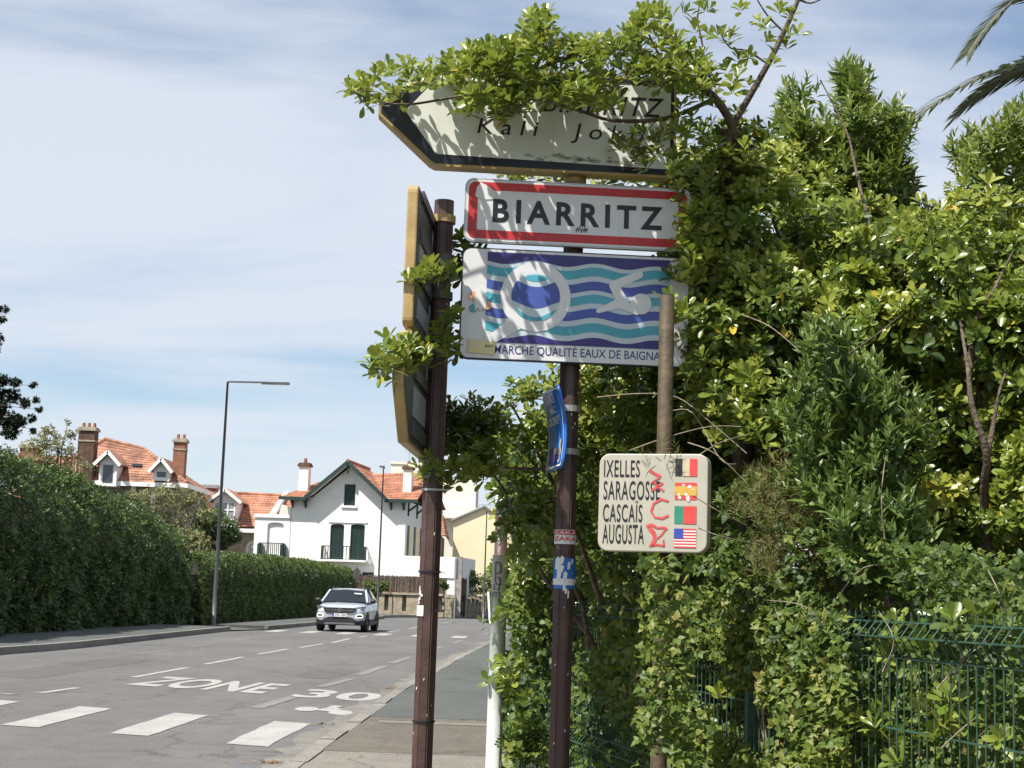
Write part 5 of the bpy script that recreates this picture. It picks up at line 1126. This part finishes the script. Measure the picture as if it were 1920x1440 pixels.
branch('branch', A, [(1340, 185, 6.86), (1250, 222, 6.78), (1150, 226, 6.74), (1095, 210, 6.72), (1020, 190, 6.70), (930, 178, 6.66)], .012, .004, M['bark'], OA)
branch('branch', A, [(1365, 250, 7.0), (1400, 190, 6.95), (1440, 120, 6.9), (1470, 60, 6.88), (1500, -10, 6.85), (1515, -60, 6.85)], .018, .009, M['bark'], OA)
for a in ([(1440, 120, 6.9), (1400, 95, 6.9), (1370, 90, 6.88), (1352, 65, 6.86)], [(1320, 150, 6.8), (1318, 90, 6.8), (1308, 40, 6.8), (1312, 5, 6.8)], [(1240, 110, 6.7), (1215, 60, 6.7), (1208, 5, 6.68)], [(1500, 0, 6.86), (1520, 6, 6.86), (1545, -4, 6.84)], [(1040, 110, 6.64), (1030, 70, 6.6), (1012, 25, 6.58)], [(1470, 60, 6.88), (1440, 30, 6.86), (1420, 0, 6.84)], [(1200, 280, 6.72), (1170, 262, 6.7), (1140, 240, 6.7)]): branch('twig', A, a, .006, .003, M['bark'], OA)

# ---- evergreen behind the sign pole
OB = Vector((0.75, 8.6, 0)); B = empty('screening_shrub', OB); tag(B, 'dark evergreen shrub filling the gap behind the wave panel and sign pole', 'shrub')
regB = [([(905, 720), (960, 690), (1060, 688), (1240, 690), (1300, 560), (1320, 700), (1300, 1030), (1130, 1040), (980, 1000), (945, 930), (905, 880), (835, 865), (835, 825), (885, 800), (880, 765)], 64, lambda u, v, q: 7.45 + 1.5*q + max(0, (980-u)/300)),
        ([(1250, 400), (1330, 380), (1340, 720), (1290, 720), (1300, 500)], 22, lambda u, v, q: 7.15 + 1.2*q), ([(1100, 560), (1260, 520), (1260, 690), (1080, 690)], 10, lambda u, v, q: 7.7 + q),
        ([(850, 800), (900, 780), (930, 850), (880, 880), (840, 860)], 7, lambda u, v, q: 7.3 + .5*q)]
pos, ax, tn = clumps(regB, 24, (.11, .22)); n = len(pos)
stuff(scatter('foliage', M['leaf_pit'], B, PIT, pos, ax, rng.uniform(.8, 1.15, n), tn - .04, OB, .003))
stems('stem', B, (1.0, 9.0, 0), [at(u, v, y) for u, v, y in ((960, 760, 8.0), (1080, 720, 8.2), (1180, 760, 8.0), (900, 850, 8.1), (1010, 930, 8.0), (1260, 620, 7.9))], .028, M['bark'], OB)

# ---- big sunlit evergreen to the right
OC = Vector((2.2, 7.4, 0)); Cc = empty('garden_evergreen', OC); tag(Cc, 'large sunlit evergreen bush with whorled yellow green leaves above the wire fence', 'shrub')
fc = lambda u, v, q: max(5.5, 7.05 - (u-1280)/640*1.0) + 1.6*q + max(0, (520-v))/520*.5
regC = [([(1300, 470), (1420, 440), (1520, 520), (1500, 700), (1380, 760), (1310, 700)], 42, lambda u, v, q: 6.75 + .7*q), ([(1640, 820), (2050, 860), (2050, 1060), (1700, 1040)], 40, lambda u, v, q: fc(u, v, q) - .1), ([(1275, 300), (1330, 262), (1400, 258), (1480, 330), (1560, 380), (1640, 400), (1640, 560), (1500, 620), (1380, 560), (1310, 560), (1285, 420)], 66, fc),
        ([(1560, 400), (1640, 430), (1740, 430), (1800, 400), (1860, 400), (2050, 390), (2050, 700), (1900, 760), (1700, 640), (1560, 620)], 78, fc),
        ([(1310, 560), (1500, 600), (1700, 620), (2050, 680), (2050, 960), (1850, 930), (1700, 880), (1560, 860), (1400, 830), (1330, 800)], 92, lambda u, v, q: fc(u, v, q) + .1),
        ([(1340, 840), (1500, 870), (1700, 890), (2050, 950), (2050, 1150), (1700, 1100), (1500, 1080), (1340, 1040)], 46, lambda u, v, q: fc(u, v, q) + .35)]
pos, ax, tn = clumps(regC, 28, (.11, .23)); n = len(pos)
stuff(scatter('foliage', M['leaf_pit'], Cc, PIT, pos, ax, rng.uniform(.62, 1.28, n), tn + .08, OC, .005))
stems('stem', Cc, (2.3, 7.2, 0), [at(u, v, y) for u, v, y in ((1420, 330, 7.2), (1560, 450, 7.0), (1700, 480, 6.8), (1850, 420, 6.7), (1640, 650, 6.4), (1830, 700, 6.3), (1480, 620, 6.9), (1950, 560, 6.5))], .034, M['bark'], OC)
for a, r in (([(1538, 150, 7.4), (1570, 210, 7.35), (1592, 260, 7.3), (1605, 320, 7.2), (1630, 420, 7.0), (1665, 545, 6.6), (1690, 640, 6.7)], .012), ([(1800, 600, 6.15), (1815, 690, 6.05), (1822, 760, 6.0), (1850, 850, 6.0), (1845, 920, 6.1), (1850, 1060, 6.3)], .022), ([(1890, 690, 6.1), (1875, 730, 6.05), (1862, 800, 6.05), (1850, 860, 6.05)], .013),
             ([(1690, 590, 6.0), (1640, 630, 6.0), (1590, 665, 6.05), (1570, 680, 6.1)], .006), ([(1900, 470, 6.3), (1880, 510, 6.2), (1860, 550, 6.15), (1830, 600, 6.2), (1818, 690, 6.2)], .013)): branch('limb', Cc, a, r*.25, r, M['bark'], OC)

# ---- narrow leaved shrub standing behind
OD = Vector((2.6, 9.6, 0)); Dd = empty('narrow_leaved_shrub', OD); tag(Dd, 'tall narrow leaved shrub with upright shoots rising behind the sunlit evergreen', 'shrub')
fd = lambda u, v, q: 8.3 + 1.3*q
regD = [([(1445, 290), (1462, 215), (1480, 165), (1500, 160), (1500, 230), (1530, 280), (1560, 300), (1550, 400), (1440, 390)], 60, fd), ([(1568, 300), (1572, 200), (1578, 130), (1600, 112), (1612, 112), (1622, 170), (1632, 240), (1680, 250), (1690, 330), (1700, 420), (1560, 420)], 110, fd),
        ([(1760, 430), (1785, 320), (1800, 270), (1850, 240), (1895, 215), (1920, 185), (2060, 170), (2060, 430), (1760, 450)], 130, fd), ([(1480, 380), (1750, 400), (1750, 480), (1500, 470)], 60, fd), ([(1664, 200), (1676, 190), (1690, 240), (1664, 250)], 8, fd), ([(1536, 240), (1548, 235), (1552, 300), (1535, 300)], 4, fd)]
pos, ax, tn = clumps(regD, 6, (.07, .15)); n = len(pos); ax[:, 2] += .8
stuff(scatter('foliage', M['leaf_narrow'], Dd, NAR, pos, ax, rng.uniform(.8, 1.2, n), tn, OD))
stems('stem', Dd, (2.5, 9.4, 0), [at(u, v, y) for u, v, y in ((1480, 160, 8.8), (1590, 110, 8.8), (1615, 110, 9), (1680, 200, 9), (1830, 250, 9), (1910, 190, 8.9), (1560, 300, 8.8))], .022, M['bark'], OD)

# ---- far dark growth that closes the garden
OE = Vector((3.6, 11.0, 0)); Eb = empty('garden_thicket', OE); tag(Eb, 'dense shaded thicket deep in the garden behind the nearer shrubs', 'thicket')
regE = [([(990, 760), (1330, 700), (1420, 470), (1700, 450), (2200, 420), (2200, 1250), (1500, 1450), (1000, 1450), (960, 1000)], 260, lambda u, v, q: 9.6 + 1.6*q)]
pos, ax, tn = clumps(regE, 26, (.22, .38)); n = len(pos)
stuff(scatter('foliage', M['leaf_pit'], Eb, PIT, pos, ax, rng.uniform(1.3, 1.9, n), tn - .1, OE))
stems('stem', Eb, (3.0, 10.4, 0), [at(u, v, 10.2) for u, v in ((1200, 800), (1400, 600), (1600, 560), (1800, 520), (1900, 700))], .03, M['bark'], OE)

# ---- brambles over and through the fence
OF = Vector((1.0, 6.9, 0)); F = empty('bramble', OF); tag(F, 'tangle of brambles and ivy scrambling over the green wire fence', 'bramble')
def brm(poly, n, y): 
    uv = sample_poly(poly, n); return at_many(uv, np.array([y(u, v) for u, v in uv]))
pb = np.vstack([brm([(985, 1020), (1120, 1035), (1335, 1045), (1345, 920), (1420, 880), (1520, 980), (1600, 1050), (1640, 1150), (1560, 1200), (1600, 1300), (1590, 1460), (930, 1460), (945, 1300), (950, 1190), (1000, 1120)], 10500, lambda u, v: fY(u) - .22 + .95*rng.uniform(0, 1)**1.2),
                brm([(1580, 1010), (1700, 1020), (2000, 1040), (2000, 1180), (1600, 1160)], 1700, lambda u, v: fY(u) + .02 + .7*rng.uniform(0, 1)),
                brm([(1590, 1160), (2000, 1180), (2000, 1460), (1590, 1460)], 5600, lambda u, v: fY(u) + .10 + .9*rng.uniform(0, 1)),
                brm([(1085, 1140), (1300, 1130), (1580, 1150), (1600, 1300), (1560, 1460), (1085, 1460)], 3200, lambda u, v: fY(u) - .28 + .26*rng.uniform(0, 1)),
                brm([(1060, 1100), (1260, 1080), (1260, 1460), (1050, 1460)], 1100, lambda u, v: fY(u) + .15 + .9*rng.uniform(0, 1)),
                brm([(1260, 1100), (1580, 1120), (1580, 1460), (1260, 1460)], 3000, lambda u, v: fY(u) - .15 + .5*rng.uniform(0, 1)),
                brm([(955, 1060), (1035, 1040), (1035, 1440), (945, 1440), (960, 1250)], 900, lambda u, v: 9.2 + .9*rng.uniform(0, 1)),
                brm([(1205, 1045), (1290, 1045), (1300, 1460), (1190, 1460)], 800, lambda u, v: 5.72 + .36*rng.uniform(0, 1)),
                brm([(890, 1150), (922, 1130), (925, 1190), (905, 1200)], 10, lambda u, v: 10.2 + .4*rng.uniform(0, 1)),
                brm([(945, 1200), (975, 1100), (965, 1340), (945, 1400)], 40, lambda u, v: 9.9 + .35*rng.uniform(0, 1))])
ok_ = np.sin(pb[:, 0]*7.1+1)*np.sin(pb[:, 2]*8.3+2)+np.sin(pb[:, 0]*13.7+pb[:, 2]*4)*.6+np.sin(pb[:, 2]*17.3-pb[:, 1]*5)*.5 + rng.normal(0, .40, len(pb)) > -.32; pb = pb[ok_]
n = len(pb); axb = np.array([-.3, -.55, .65]) + rng.normal(0, .55, (n, 3)); kx = pb[:, 0]*3.1 + pb[:, 2]*4.3
stuff(scatter('foliage', M['leaf_bramble'], F, BRA, pb, axb, rng.uniform(.55, 1.35, n)*np.clip(pb[:, 1]/7.2, .62, 1.25), np.clip(.45 + .16*np.sin(kx) + rng.normal(0, .2, n), 0, 1), OF))
pb2 = np.vstack([brm([(1000, 1050), (1330, 1050), (1560, 1150), (1900, 1130), (1900, 1440), (960, 1440)], 110, lambda u, v: fY(u) - .1 + .4*rng.uniform(0, 1)), brm([(1330, 700), (1560, 680), (1560, 830), (1340, 830)], 60, lambda u, v: 6.3 + .3*rng.uniform(0, 1))])
n = len(pb2); stuff(scatter('broad_shoots', M['leaf_pit'], F, PIT, pb2, up_axes(n, (-.2, -.3, 0), .4), rng.uniform(.9, 1.3, n), rng.normal(.55, .15, n), OF))
for k in range(26):
    u, v = rng.uniform(1000, 1900), rng.uniform(1000, 1440); y = fY(u) - .15 + .3*rng.uniform(0, 1); L = rng.uniform(50, 190); a = rng.uniform(-2.2, -.7); b = a + rng.uniform(-.9, .9)
    p1 = (u + L*.5*math.cos(a), v + L*.5*math.sin(a)); p2 = (p1[0] + L*.5*math.cos(b), p1[1] + L*.5*math.sin(b)); branch('cane', F, [(u, v, y), (*p1, y - .06), (*p2, y + .02)], .0030, .0012, M['bark_pale'] if k % 3 else M['bark'], OF, 4)
for a in ([(1120, 745, 6.6), (1200, 738, 6.5), (1270, 745, 6.4), (1330, 790, 6.3), (1400, 850, 6.2)], [(1390, 590, 6.6), (1440, 610, 6.5), (1490, 650, 6.4), (1530, 690, 6.3)], [(1250, 600, 6.5), (1272, 602, 6.5), (1292, 605, 6.6)], [(1180, 845, 6.3), (1250, 820, 6.2), (1330, 800, 6.2), (1390, 800, 6.2)], [(1290, 830, 6.2), (1340, 850, 6.1), (1400, 905, 6.1)], [(1300, 930, 5.9), (1350, 960, 5.9), (1400, 985, 6.0)],
          [(1310, 990, 5.9), (1350, 1005, 5.9), (1420, 1020, 6.0)], [(1260, 770, 6.4), (1300, 775, 6.35), (1350, 860, 6.2), (1380, 870, 6.2)], [(1300, 860, 6.2), (1350, 830, 6.2), (1400, 815, 6.2)]): branch('cane', F, a, .0028, .0014, M['bark_pale'], OF, 4)

# ---- dull leaved laurel with upright shoots in the middle of the bank
OL = at(1580, 800, 6.2); OL.z = 0; La = empty('laurel_shrub', OL); tag(La, 'dull green laurel with long upright leafy shoots in the middle of the bank', 'shrub')
regL = [([(1500, 640), (1540, 600), (1600, 680), (1680, 720), (1720, 700), (1740, 760), (1700, 860), (1640, 960), (1560, 980), (1480, 880), (1470, 780)], 58, lambda u, v, q: 5.85 + .55*q), ([(1540, 980), (1700, 940), (1760, 1060), (1620, 1080)], 20, lambda u, v, q: 5.6 + .5*q)]
pos, ax, tn = clumps(regL, 12, (.07, .15)); n = len(pos); ax[:, 2] += 1.0; ax[:, 0] -= .35
stuff(scatter('foliage', M['leaf_laurel'], La, LAU, pos, ax, rng.uniform(.75, 1.2, n), tn, OL))
stems('stem', La, (OL.x+.1, OL.y+.2, .1), [at(u, v, 6.1) for u, v in ((1530, 640), (1560, 700), (1620, 740), (1690, 760), (1600, 860), (1520, 820))], .012, M['bark'], OL)
for u0, v0, u1, v1 in ((1575, 760, 1522, 590), (1560, 800, 1478, 690), (1640, 800, 1690, 700), (1590, 700, 1560, 610), (1660, 860, 1740, 740)):
    branch('shoot', La, [(u0, v0, 6.0), ((u0+u1)/2+6, (v0+v1)/2, 5.9), (u1, v1, 5.85)], .005, .002, M['bark'], OL); k = 13; t = np.linspace(.1, 1, k); uv = np.stack([u0+(u1-u0)*t, v0+(v1-v0)*t], 1)
    dv = np.array(at(u1, v1, 5.85) - at(u0, v0, 6.0)); dv /= np.linalg.norm(dv); stuff(scatter('shoot_leaves', M['leaf_laurel'], La, LAU, at_many(uv, 6.0-.15*t), np.tile(dv, (k, 1)) + rng.normal(0, .12, (k, 3)), rng.uniform(.7, .95, k), rng.normal(.6, .12, k), OL))

# ---- fine dry shrub caught in the brambles
OG = at(1470, 960, 6.15); OG.z = 0; Gd = empty('feathery_shrub', OG); tag(Gd, 'dry olive brown feathery shrub beside the twin towns board', 'shrub')
pg = np.vstack([brm([(1400, 870), (1470, 840), (1510, 880), (1560, 880), (1540, 960), (1590, 1010), (1540, 1040), (1500, 1010), (1440, 1080), (1390, 1050), (1420, 980), (1370, 930)], 420, lambda u, v: 5.95 + .45*rng.uniform(0, 1)), brm([(1190, 828), (1250, 815), (1290, 835), (1270, 870), (1215, 855)], 12, lambda u, v: 6.0 + .12*rng.uniform(0, 1)), brm([(1180, 880), (1260, 870), (1255, 925), (1200, 915)], 0, lambda u, v: 5.95)])
n = len(pg); stuff(scatter('foliage', M['leaf_dry'], Gd, FEA, pg, up_axes(n, (-.2, -.3, .2), .5), rng.uniform(.7, 1.2, n), rng.uniform(0, 1, n), OG))
stems('stem', Gd, (OG.x, OG.y+.2, .2), [at(u, v, 6.2) for u, v in ((1450, 880), (1500, 870), (1530, 930), (1430, 980), (1480, 930))], .008, M['bark_pale'], OG)

# ---- fern at the foot of the pale post
OH = at(975, 1400, 9.6); OH.z = 0.05; Fe = empty('fern', OH); tag(Fe, 'small green fern at the foot of the fence by the pale post', 'fern')
for k in range(9):
    a0 = at(985, 1440, 9.5); a1 = at(940 + 14*k + random.uniform(-8, 8), 1345 + abs(k-4)*12 + random.uniform(-10, 10), 9.3 - .03*k); mm = MB(); ax_ = []
    pts = [a0.lerp(a1, t) + Vector((0, 0, .10*math.sin(math.pi*t))) - OH for t in np.linspace(0, 1, 15)]
    mm.tube(pts, .0025, 4)
    for i in range(2, 15):
        d = (pts[i]-pts[i-1]).normalized(); s = d.cross(Vector((0, -1, .3))).normalized(); L = .075*(1-(i/15)**1.6)+.012
        for q in (-1, 1): p = pts[i]; mm.add([p, p + s*q*L*.5 + d*.012 + d*L*.2, p + s*q*L + d*L*.35, p + s*q*L*.5 - d*.010 + d*L*.2], [(0, 1, 2, 3)])
    mm.build('frond', M['leaf_bramble'], Fe)

# ---- palm whose fronds droop into view at the far right
OP = Vector((5.6, 13.5, 0)); Pm = empty('palm_tree', OP); tag(Pm, 'palm tree with drooping feather fronds behind the garden shrubs', 'palm')
ct = at(2160, 150, 13.5); mm = MB(); mm.tube([Vector((ct.x, ct.y, 0)) - OP, Vector((ct.x, ct.y, ct.z*.5)) - OP, ct - OP], [.24, .2, .2], 14); mm.build('trunk', M['bark'], Pm)
def frond(tip, arch_h, droop, w=.34):
    tip = Vector(tip); mm = MB(); n = 110; pts = []
    for k in range(n+1):
        t = k/n; p = ct.lerp(tip, t); p.z += arch_h*4*t*(1-t) - droop*max(0, t-.55)**2*3; pts.append(p - OP)
    T = []; V = []; Fq = []
    mm.tube(pts, [.022*(1-.85*k/n)+.003 for k in range(n+1)], 5); r = mm.build('frond_rib', M['bark_pale'], Pm)
    tv, tf, tt = [], [], []
    lv = []; tints = []
    for k in range(5, n+1):
        d = (pts[k]-pts[k-1]).normalized(); s = d.cross(Vector((0, 0, 1))).normalized(); up = s.cross(d)
        L = w*(1.15 - .75*(k/n)**2)
        for q in (-1, 1):
            b = pts[k]; e = b + (s*q*.62 + d*.75 + up*.22)*L + Vector((0, 0, -.32*L*random.uniform(.6, 1.4))); mid = b.lerp(e, .5) + up*.035*L + s*q*.03; wv = d.cross(s)*0 + up*.0 + (d - s*q*.6).normalized()*.024
            i = len(lv); lv += [b-wv*.5, b+wv*.5, mid+wv, mid-wv, e]; Fq += [(i, i+1, i+2, i+3), (i+3, i+2, i+4)]; tints += [random.random()]*5
    me = bpy.data.meshes.new('frond'); me.from_pydata([tuple(p) for p in lv], [], Fq); a = me.attributes.new('tint', 'FLOAT', 'POINT'); a.data.foreach_set('value', tints); me.materials.append(M['leaf_palm']); link('frond', me, Pm)
for u, v, y, ah, dr, w in ((1815, 66, 12.8, .62, .28, .50), (1700, 222, 12.4, .34, .1, .50), (1790, 200, 14.0, .30, .15, .46), (1960, -120, 13, .3, .2, .34), (2230, 60, 13, .4, .5, .36), (2260, 280, 13.5, .4, .5, .36), (1900, 330, 14, .3, .6, .34), (2130, -160, 13.8, .2, .2, .34), (2200, 380, 13, .3, .6, .34)): frond(at(u, v, y), ah, dr, w)

# ---- welded wire garden fence
WF = empty('wire_fence', (1.5, 4.5, 0)); tag(WF, 'green welded wire fence with folded top running beside the pavement', 'fence')
ZT_, fold = 1.49, .040
prof = [(0.0, .08), (0.0, .63), (fold, .70), (0.0, .75), (0.0, 1.10), (0.0, 1.335), (fold, 1.405), (0.0, 1.455), (0.0, ZT_)]
def wire_mesh():
    mm = MB(); mm.tube([(x, 0, z) for x, z in prof], .0030, 5, False); me = bpy.data.meshes.new('wire'); me.from_pydata(mm.v, [], mm.f); me.materials.append(M['fence']); return me
wm = wire_mesh()
def run(a, b, s0, cnt, pitch, join=False):
    a, b = Vector((*a, 0)), Vector((*b, 0)); t = (b-a).normalized(); nrm = Vector((-t.y, t.x, 0)); ang = math.atan2(nrm.y, nrm.x); mm = MB()
    for k in range(cnt):
        p = a + t*(s0 + k*pitch)
        if join: mm.tube([p + nrm*x + Vector((0, 0, z)) - Vector((1.5, 4.5, 0)) for x, z in prof], .0027, 4, False)
        else: o = link('vertical_wire', wm, WF); o.location = p - Vector((1.5, 4.5, 0)); o.rotation_euler = (0, 0, ang)
    if join and cnt: stuff(mm.build('far_wires', M['fence'], WF))
    for x, z in prof[1:8] + [(0, .1)]:
        q = MB(); q.bar(a + nrm*x + Vector((0, 0, z)) - Vector((1.5, 4.5, 0)), b + nrm*x + Vector((0, 0, z)) - Vector((1.5, 4.5, 0)), .0055, .0055); q.build('horizontal_wire', M['fence'], WF)
    return t
def length(a, b): return math.hypot(a[0]-b[0], a[1]-b[1])
for i in range(len(FENCE)-1):
    L = length(FENCE[i], FENCE[i+1]); run(FENCE[i], FENCE[i+1], .02, int(L/.05) if i < 3 else int(L/.1), .05 if i < 3 else .1, i >= 2)
    npst = max(1, int(L/2.5)) if i >= 2 else 0
    for k in range(npst):
        p = Vector(FENCE[i]).lerp(Vector(FENCE[i+1]), (k + (.66 if i == 1 and False else 0))/npst); q = MB(); q.box(-.025, -.025, 0, .025, .025, 1.55); o = q.build('fence_post', M['fence'], WF); o.location = (p.x+.03-1.5, p.y-4.5, 0)
p = at(1411, 1200, 6.43); q = MB(); q.box(-.022, -.03, 0, .022, .03, 1.5); o = q.build('fence_post', M['fence'], WF); o.location = (p.x-1.5, p.y-4.5, 0)

# ================================================================== left side hedges and trees
def hedge(name, label, line, hgt, thick, n, size, mt, bulge=.25, shd=.66, sg=1):
    """line of (x, y, height); leaves over a shaggy crust, a solid dark core for the shade inside"""
    o0 = Vector((line[0][0], line[0][1], 0)); H_ = empty(name, o0); tag(H_, label, 'hedge')
    seg = np.array([math.hypot(b[0]-a[0], b[1]-a[1]) for a, b in zip(line, line[1:])]); cum = np.concatenate([[0], np.cumsum(seg)]); Lt = cum[-1]
    s = rng.uniform(0, Lt, n); X = np.interp(s, cum, [p[0] for p in line]); Y = np.interp(s, cum, [p[1] for p in line]); Hh = np.interp(s, cum, [p[2] for p in line])
    def lum(s_, z_): return .5*np.sin(s_*.9+z_*.7) + .4*np.sin(s_*2.3-z_*1.9+1) + .35*np.sin(s_*3.7+z_*3.1+2) + .3*np.sin(s_*6.1-z_*5.3+.5) + .2*np.sin(s_*11+z_*9)
    t = rng.uniform(0, 1, n); sh = shd; al = np.clip((t-.5)/.32, 0, 1)*np.pi/2
    hx = np.where(t < .5, 0, np.where(t < .82, -thick*.5*(1-np.cos(al)), -thick*.5 - (t-.82)/.18*thick*.5)); hz = np.where(t < .5, t/.5*sh, np.where(t < .82, sh+(1-sh)*np.sin(al), 1.0))*Hh
    nx = np.where(t < .5, 1., np.where(t < .82, np.cos(al), 0.)); nz = np.where(t < .5, .12, np.where(t < .82, np.sin(al), 1.))
    dsp = bulge*lum(s, hz) - np.abs(rng.normal(0, .16, n)); P = np.stack([X + sg*(hx + nx*dsp), Y + rng.normal(0, .06, n), hz + nz*dsp], 1)
    Ax = np.stack([sg*nx, -.15+0*nx, nz+.25], 1) + rng.normal(0, .55, (n, 3))
    o = scatter('foliage', mt, H_, SIM, P, Ax, rng.uniform(.75, 1.3, n)*size, rng.normal(.5, .2, n), o0); stuff(o)
    # solid core added inside, coloured dark to stand for inner shade
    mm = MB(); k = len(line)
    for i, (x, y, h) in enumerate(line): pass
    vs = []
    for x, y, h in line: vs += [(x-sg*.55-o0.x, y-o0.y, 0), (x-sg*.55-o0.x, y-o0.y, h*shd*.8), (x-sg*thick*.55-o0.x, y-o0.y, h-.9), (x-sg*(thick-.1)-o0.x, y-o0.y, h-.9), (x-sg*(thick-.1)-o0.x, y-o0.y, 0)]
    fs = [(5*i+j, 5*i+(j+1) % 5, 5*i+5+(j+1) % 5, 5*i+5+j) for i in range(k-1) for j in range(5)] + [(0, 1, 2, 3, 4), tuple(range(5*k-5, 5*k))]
    mm.add(vs, fs); mm.build('shade_core', M['core_shade'], H_)
    return H_
M['core_shade'] = mat('hedge_core_shade', (0.030, 0.034, 0.016), 0.95, 0.4, 5.0, 0.8, 12)  # dark colour of the added core, in place of shade within the hedge
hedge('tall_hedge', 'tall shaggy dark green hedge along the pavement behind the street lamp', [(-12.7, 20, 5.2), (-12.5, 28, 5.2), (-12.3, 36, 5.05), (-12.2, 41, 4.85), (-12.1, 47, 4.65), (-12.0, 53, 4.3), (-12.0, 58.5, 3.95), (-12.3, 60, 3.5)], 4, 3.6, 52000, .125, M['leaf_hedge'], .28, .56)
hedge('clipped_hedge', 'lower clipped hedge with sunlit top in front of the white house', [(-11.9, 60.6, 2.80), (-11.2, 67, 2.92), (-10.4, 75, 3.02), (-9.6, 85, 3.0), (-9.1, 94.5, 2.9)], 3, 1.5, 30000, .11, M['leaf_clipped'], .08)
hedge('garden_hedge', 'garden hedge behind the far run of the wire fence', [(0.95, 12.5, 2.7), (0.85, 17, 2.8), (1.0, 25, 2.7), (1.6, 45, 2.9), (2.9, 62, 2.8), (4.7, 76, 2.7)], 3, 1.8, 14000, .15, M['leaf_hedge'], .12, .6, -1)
def tree(name, label, base, trunk_h, blobs, n, size, mt, tpl, tr=.12, cat='tree', ax0=(0, -.2, .5), bf=.4):
    o0 = Vector(base); T = empty(name, o0); tag(T, label, cat)
    C0 = [Vector(c) for c, r in blobs]
    mm = MB(); top = Vector((base[0], base[1], trunk_h)); mm.tube([Vector((0, 0, 0)), Vector((.05, .03, trunk_h*.5)), top - o0], [tr, tr*.8, tr*.6], 9); mm.build('trunk', M['bark'], T)
    for c in C0:
        m2 = MB(); mid = top.lerp(c, .5) + Vector((0, 0, .15*(c-top).length)); mid += Vector((random.uniform(-1, 1), random.uniform(-1, 1), random.uniform(-.6, 1)))*.16*(c-top).length; m2.tube([top - o0, top.lerp(mid, .5) - o0 + Vector((0, 0, .1)), mid - o0, c - o0], [tr*bf, tr*bf*.8, tr*bf*.6, tr*bf*.2], 6); m2.build('branch', M['bark'], T)
    pos, ax = [], []; wts = np.array([r for c, r in blobs])**2; wts = wts/wts.sum()
    for (c, r), w in zip(blobs, wts):
        k = max(6, int(n*w)); d = rng.normal(0, 1, (k, 3)); d /= np.linalg.norm(d, axis=1)[:, None]; pos.append(np.array(c) + d*r*(rng.uniform(.2, 1, k)**.5)[:, None]*np.array([1, 1, .8])); ax.append(d + np.array(ax0) + rng.normal(0, .35, (k, 3)))
    pos = np.vstack(pos); ax = np.vstack(ax); k = len(pos)
    stuff(scatter('crown', mt, T, tpl, pos, ax, rng.uniform(.7, 1.3, k)*size, rng.normal(.5, .22, k), o0)); return T
def bl(lst, y, jit=.6): return [(tuple(at(u, v, y + random.uniform(-jit, jit))), r) for u, v, r in lst]
PB = at(-140, 1000, 60); tree('pine_tree', 'dark pine whose needle clusters show at the picture edge above the hedge', (PB.x, PB.y, 0), 7.2, bl([(5, 712, .30), (28, 716, .25), (62, 722, .17), (20, 742, .42), (-8, 760, .6), (45, 755, .28), (68, 750, .17), (10, 785, .5), (35, 790, .35), (58, 785, .22), (72, 768, .16), (20, 808, .42), (62, 808, .16), (-30, 730, .8), (-60, 760, 1.0), (-40, 800, .8), (6, 580, .22), (2, 598, .2), (-30, 640, .8), (-70, 680, 1.2), (-60, 590, 1.0), (-150, 640, 1.6), (-210, 700, 1.6)], 60, .4), 6500, .13, M['leaf_pine'], NEE, .22, bf=.13)
TB = at(100, 1050, 74); tree('tamarisk_tree', 'pale feathery tree in front of the villa roof', (TB.x, TB.y, 0), 5.5, bl([(70, 832, .75), (92, 822, .7), (118, 838, .65), (130, 815, .35), (110, 868, .9), (75, 868, .9), (150, 880, .7), (140, 850, .4), (128, 792, .22), (140, 812, .22), (90, 805, .35)], 74), 700, .16, M['leaf_olive'], SIM, .12)
for (u0, lab, sp, y) in ((330, 'grey green bush in front of the villa wall', [(285, 935, .9), (315, 925, .9), (345, 935, .8), (372, 945, .7), (330, 965, 1.0), (290, 965, .9), (255, 935, .7), (385, 965, .6), (300, 1000, 1.1), (345, 1000, 1.1), (320, 1040, 1.2), (370, 1020, 1.0)], 78), (410, 'reddish green bush between street lamp and gabled house', [(385, 975, .7), (405, 968, .6), (425, 985, .7), (415, 1010, .8), (437, 1005, .5), (380, 1010, .9)], 80)):
    q = at(u0, 1060, y); tree('garden_bush', lab, (q.x, q.y, 0), 2.0, bl(sp, y), 1500, .17, M['leaf_olive'] if u0 == 330 else M['leaf_hedge'], SIM, .08, 'bush')
for (u0, lab, sp, y, k) in ((735, 'leafy climber spilling over the brushwood screen by the lamp post', [(690, 1095, .4), (705, 1105, .5), (720, 1098, .4), (700, 1118, .35)], 96.6, 500), (832, 'small climber hanging over the brushwood screen beside the brown pole', [(828, 1092, .3), (835, 1100, .25)], 97.0, 160), (885, 'garden shrub in front of the cream gable wall', [(885, 1085, .7), (900, 1100, .8), (915, 1085, .6), (880, 1075, .4), (930, 1110, .9)], 102, 900)):
    q = at(u0, 1140, y); tree('garden_shrub', lab, (q.x, q.y, 0), 1.2, bl(sp, y, .15), k, .15, M['leaf_clipped'], SIM, .05, 'shrub')
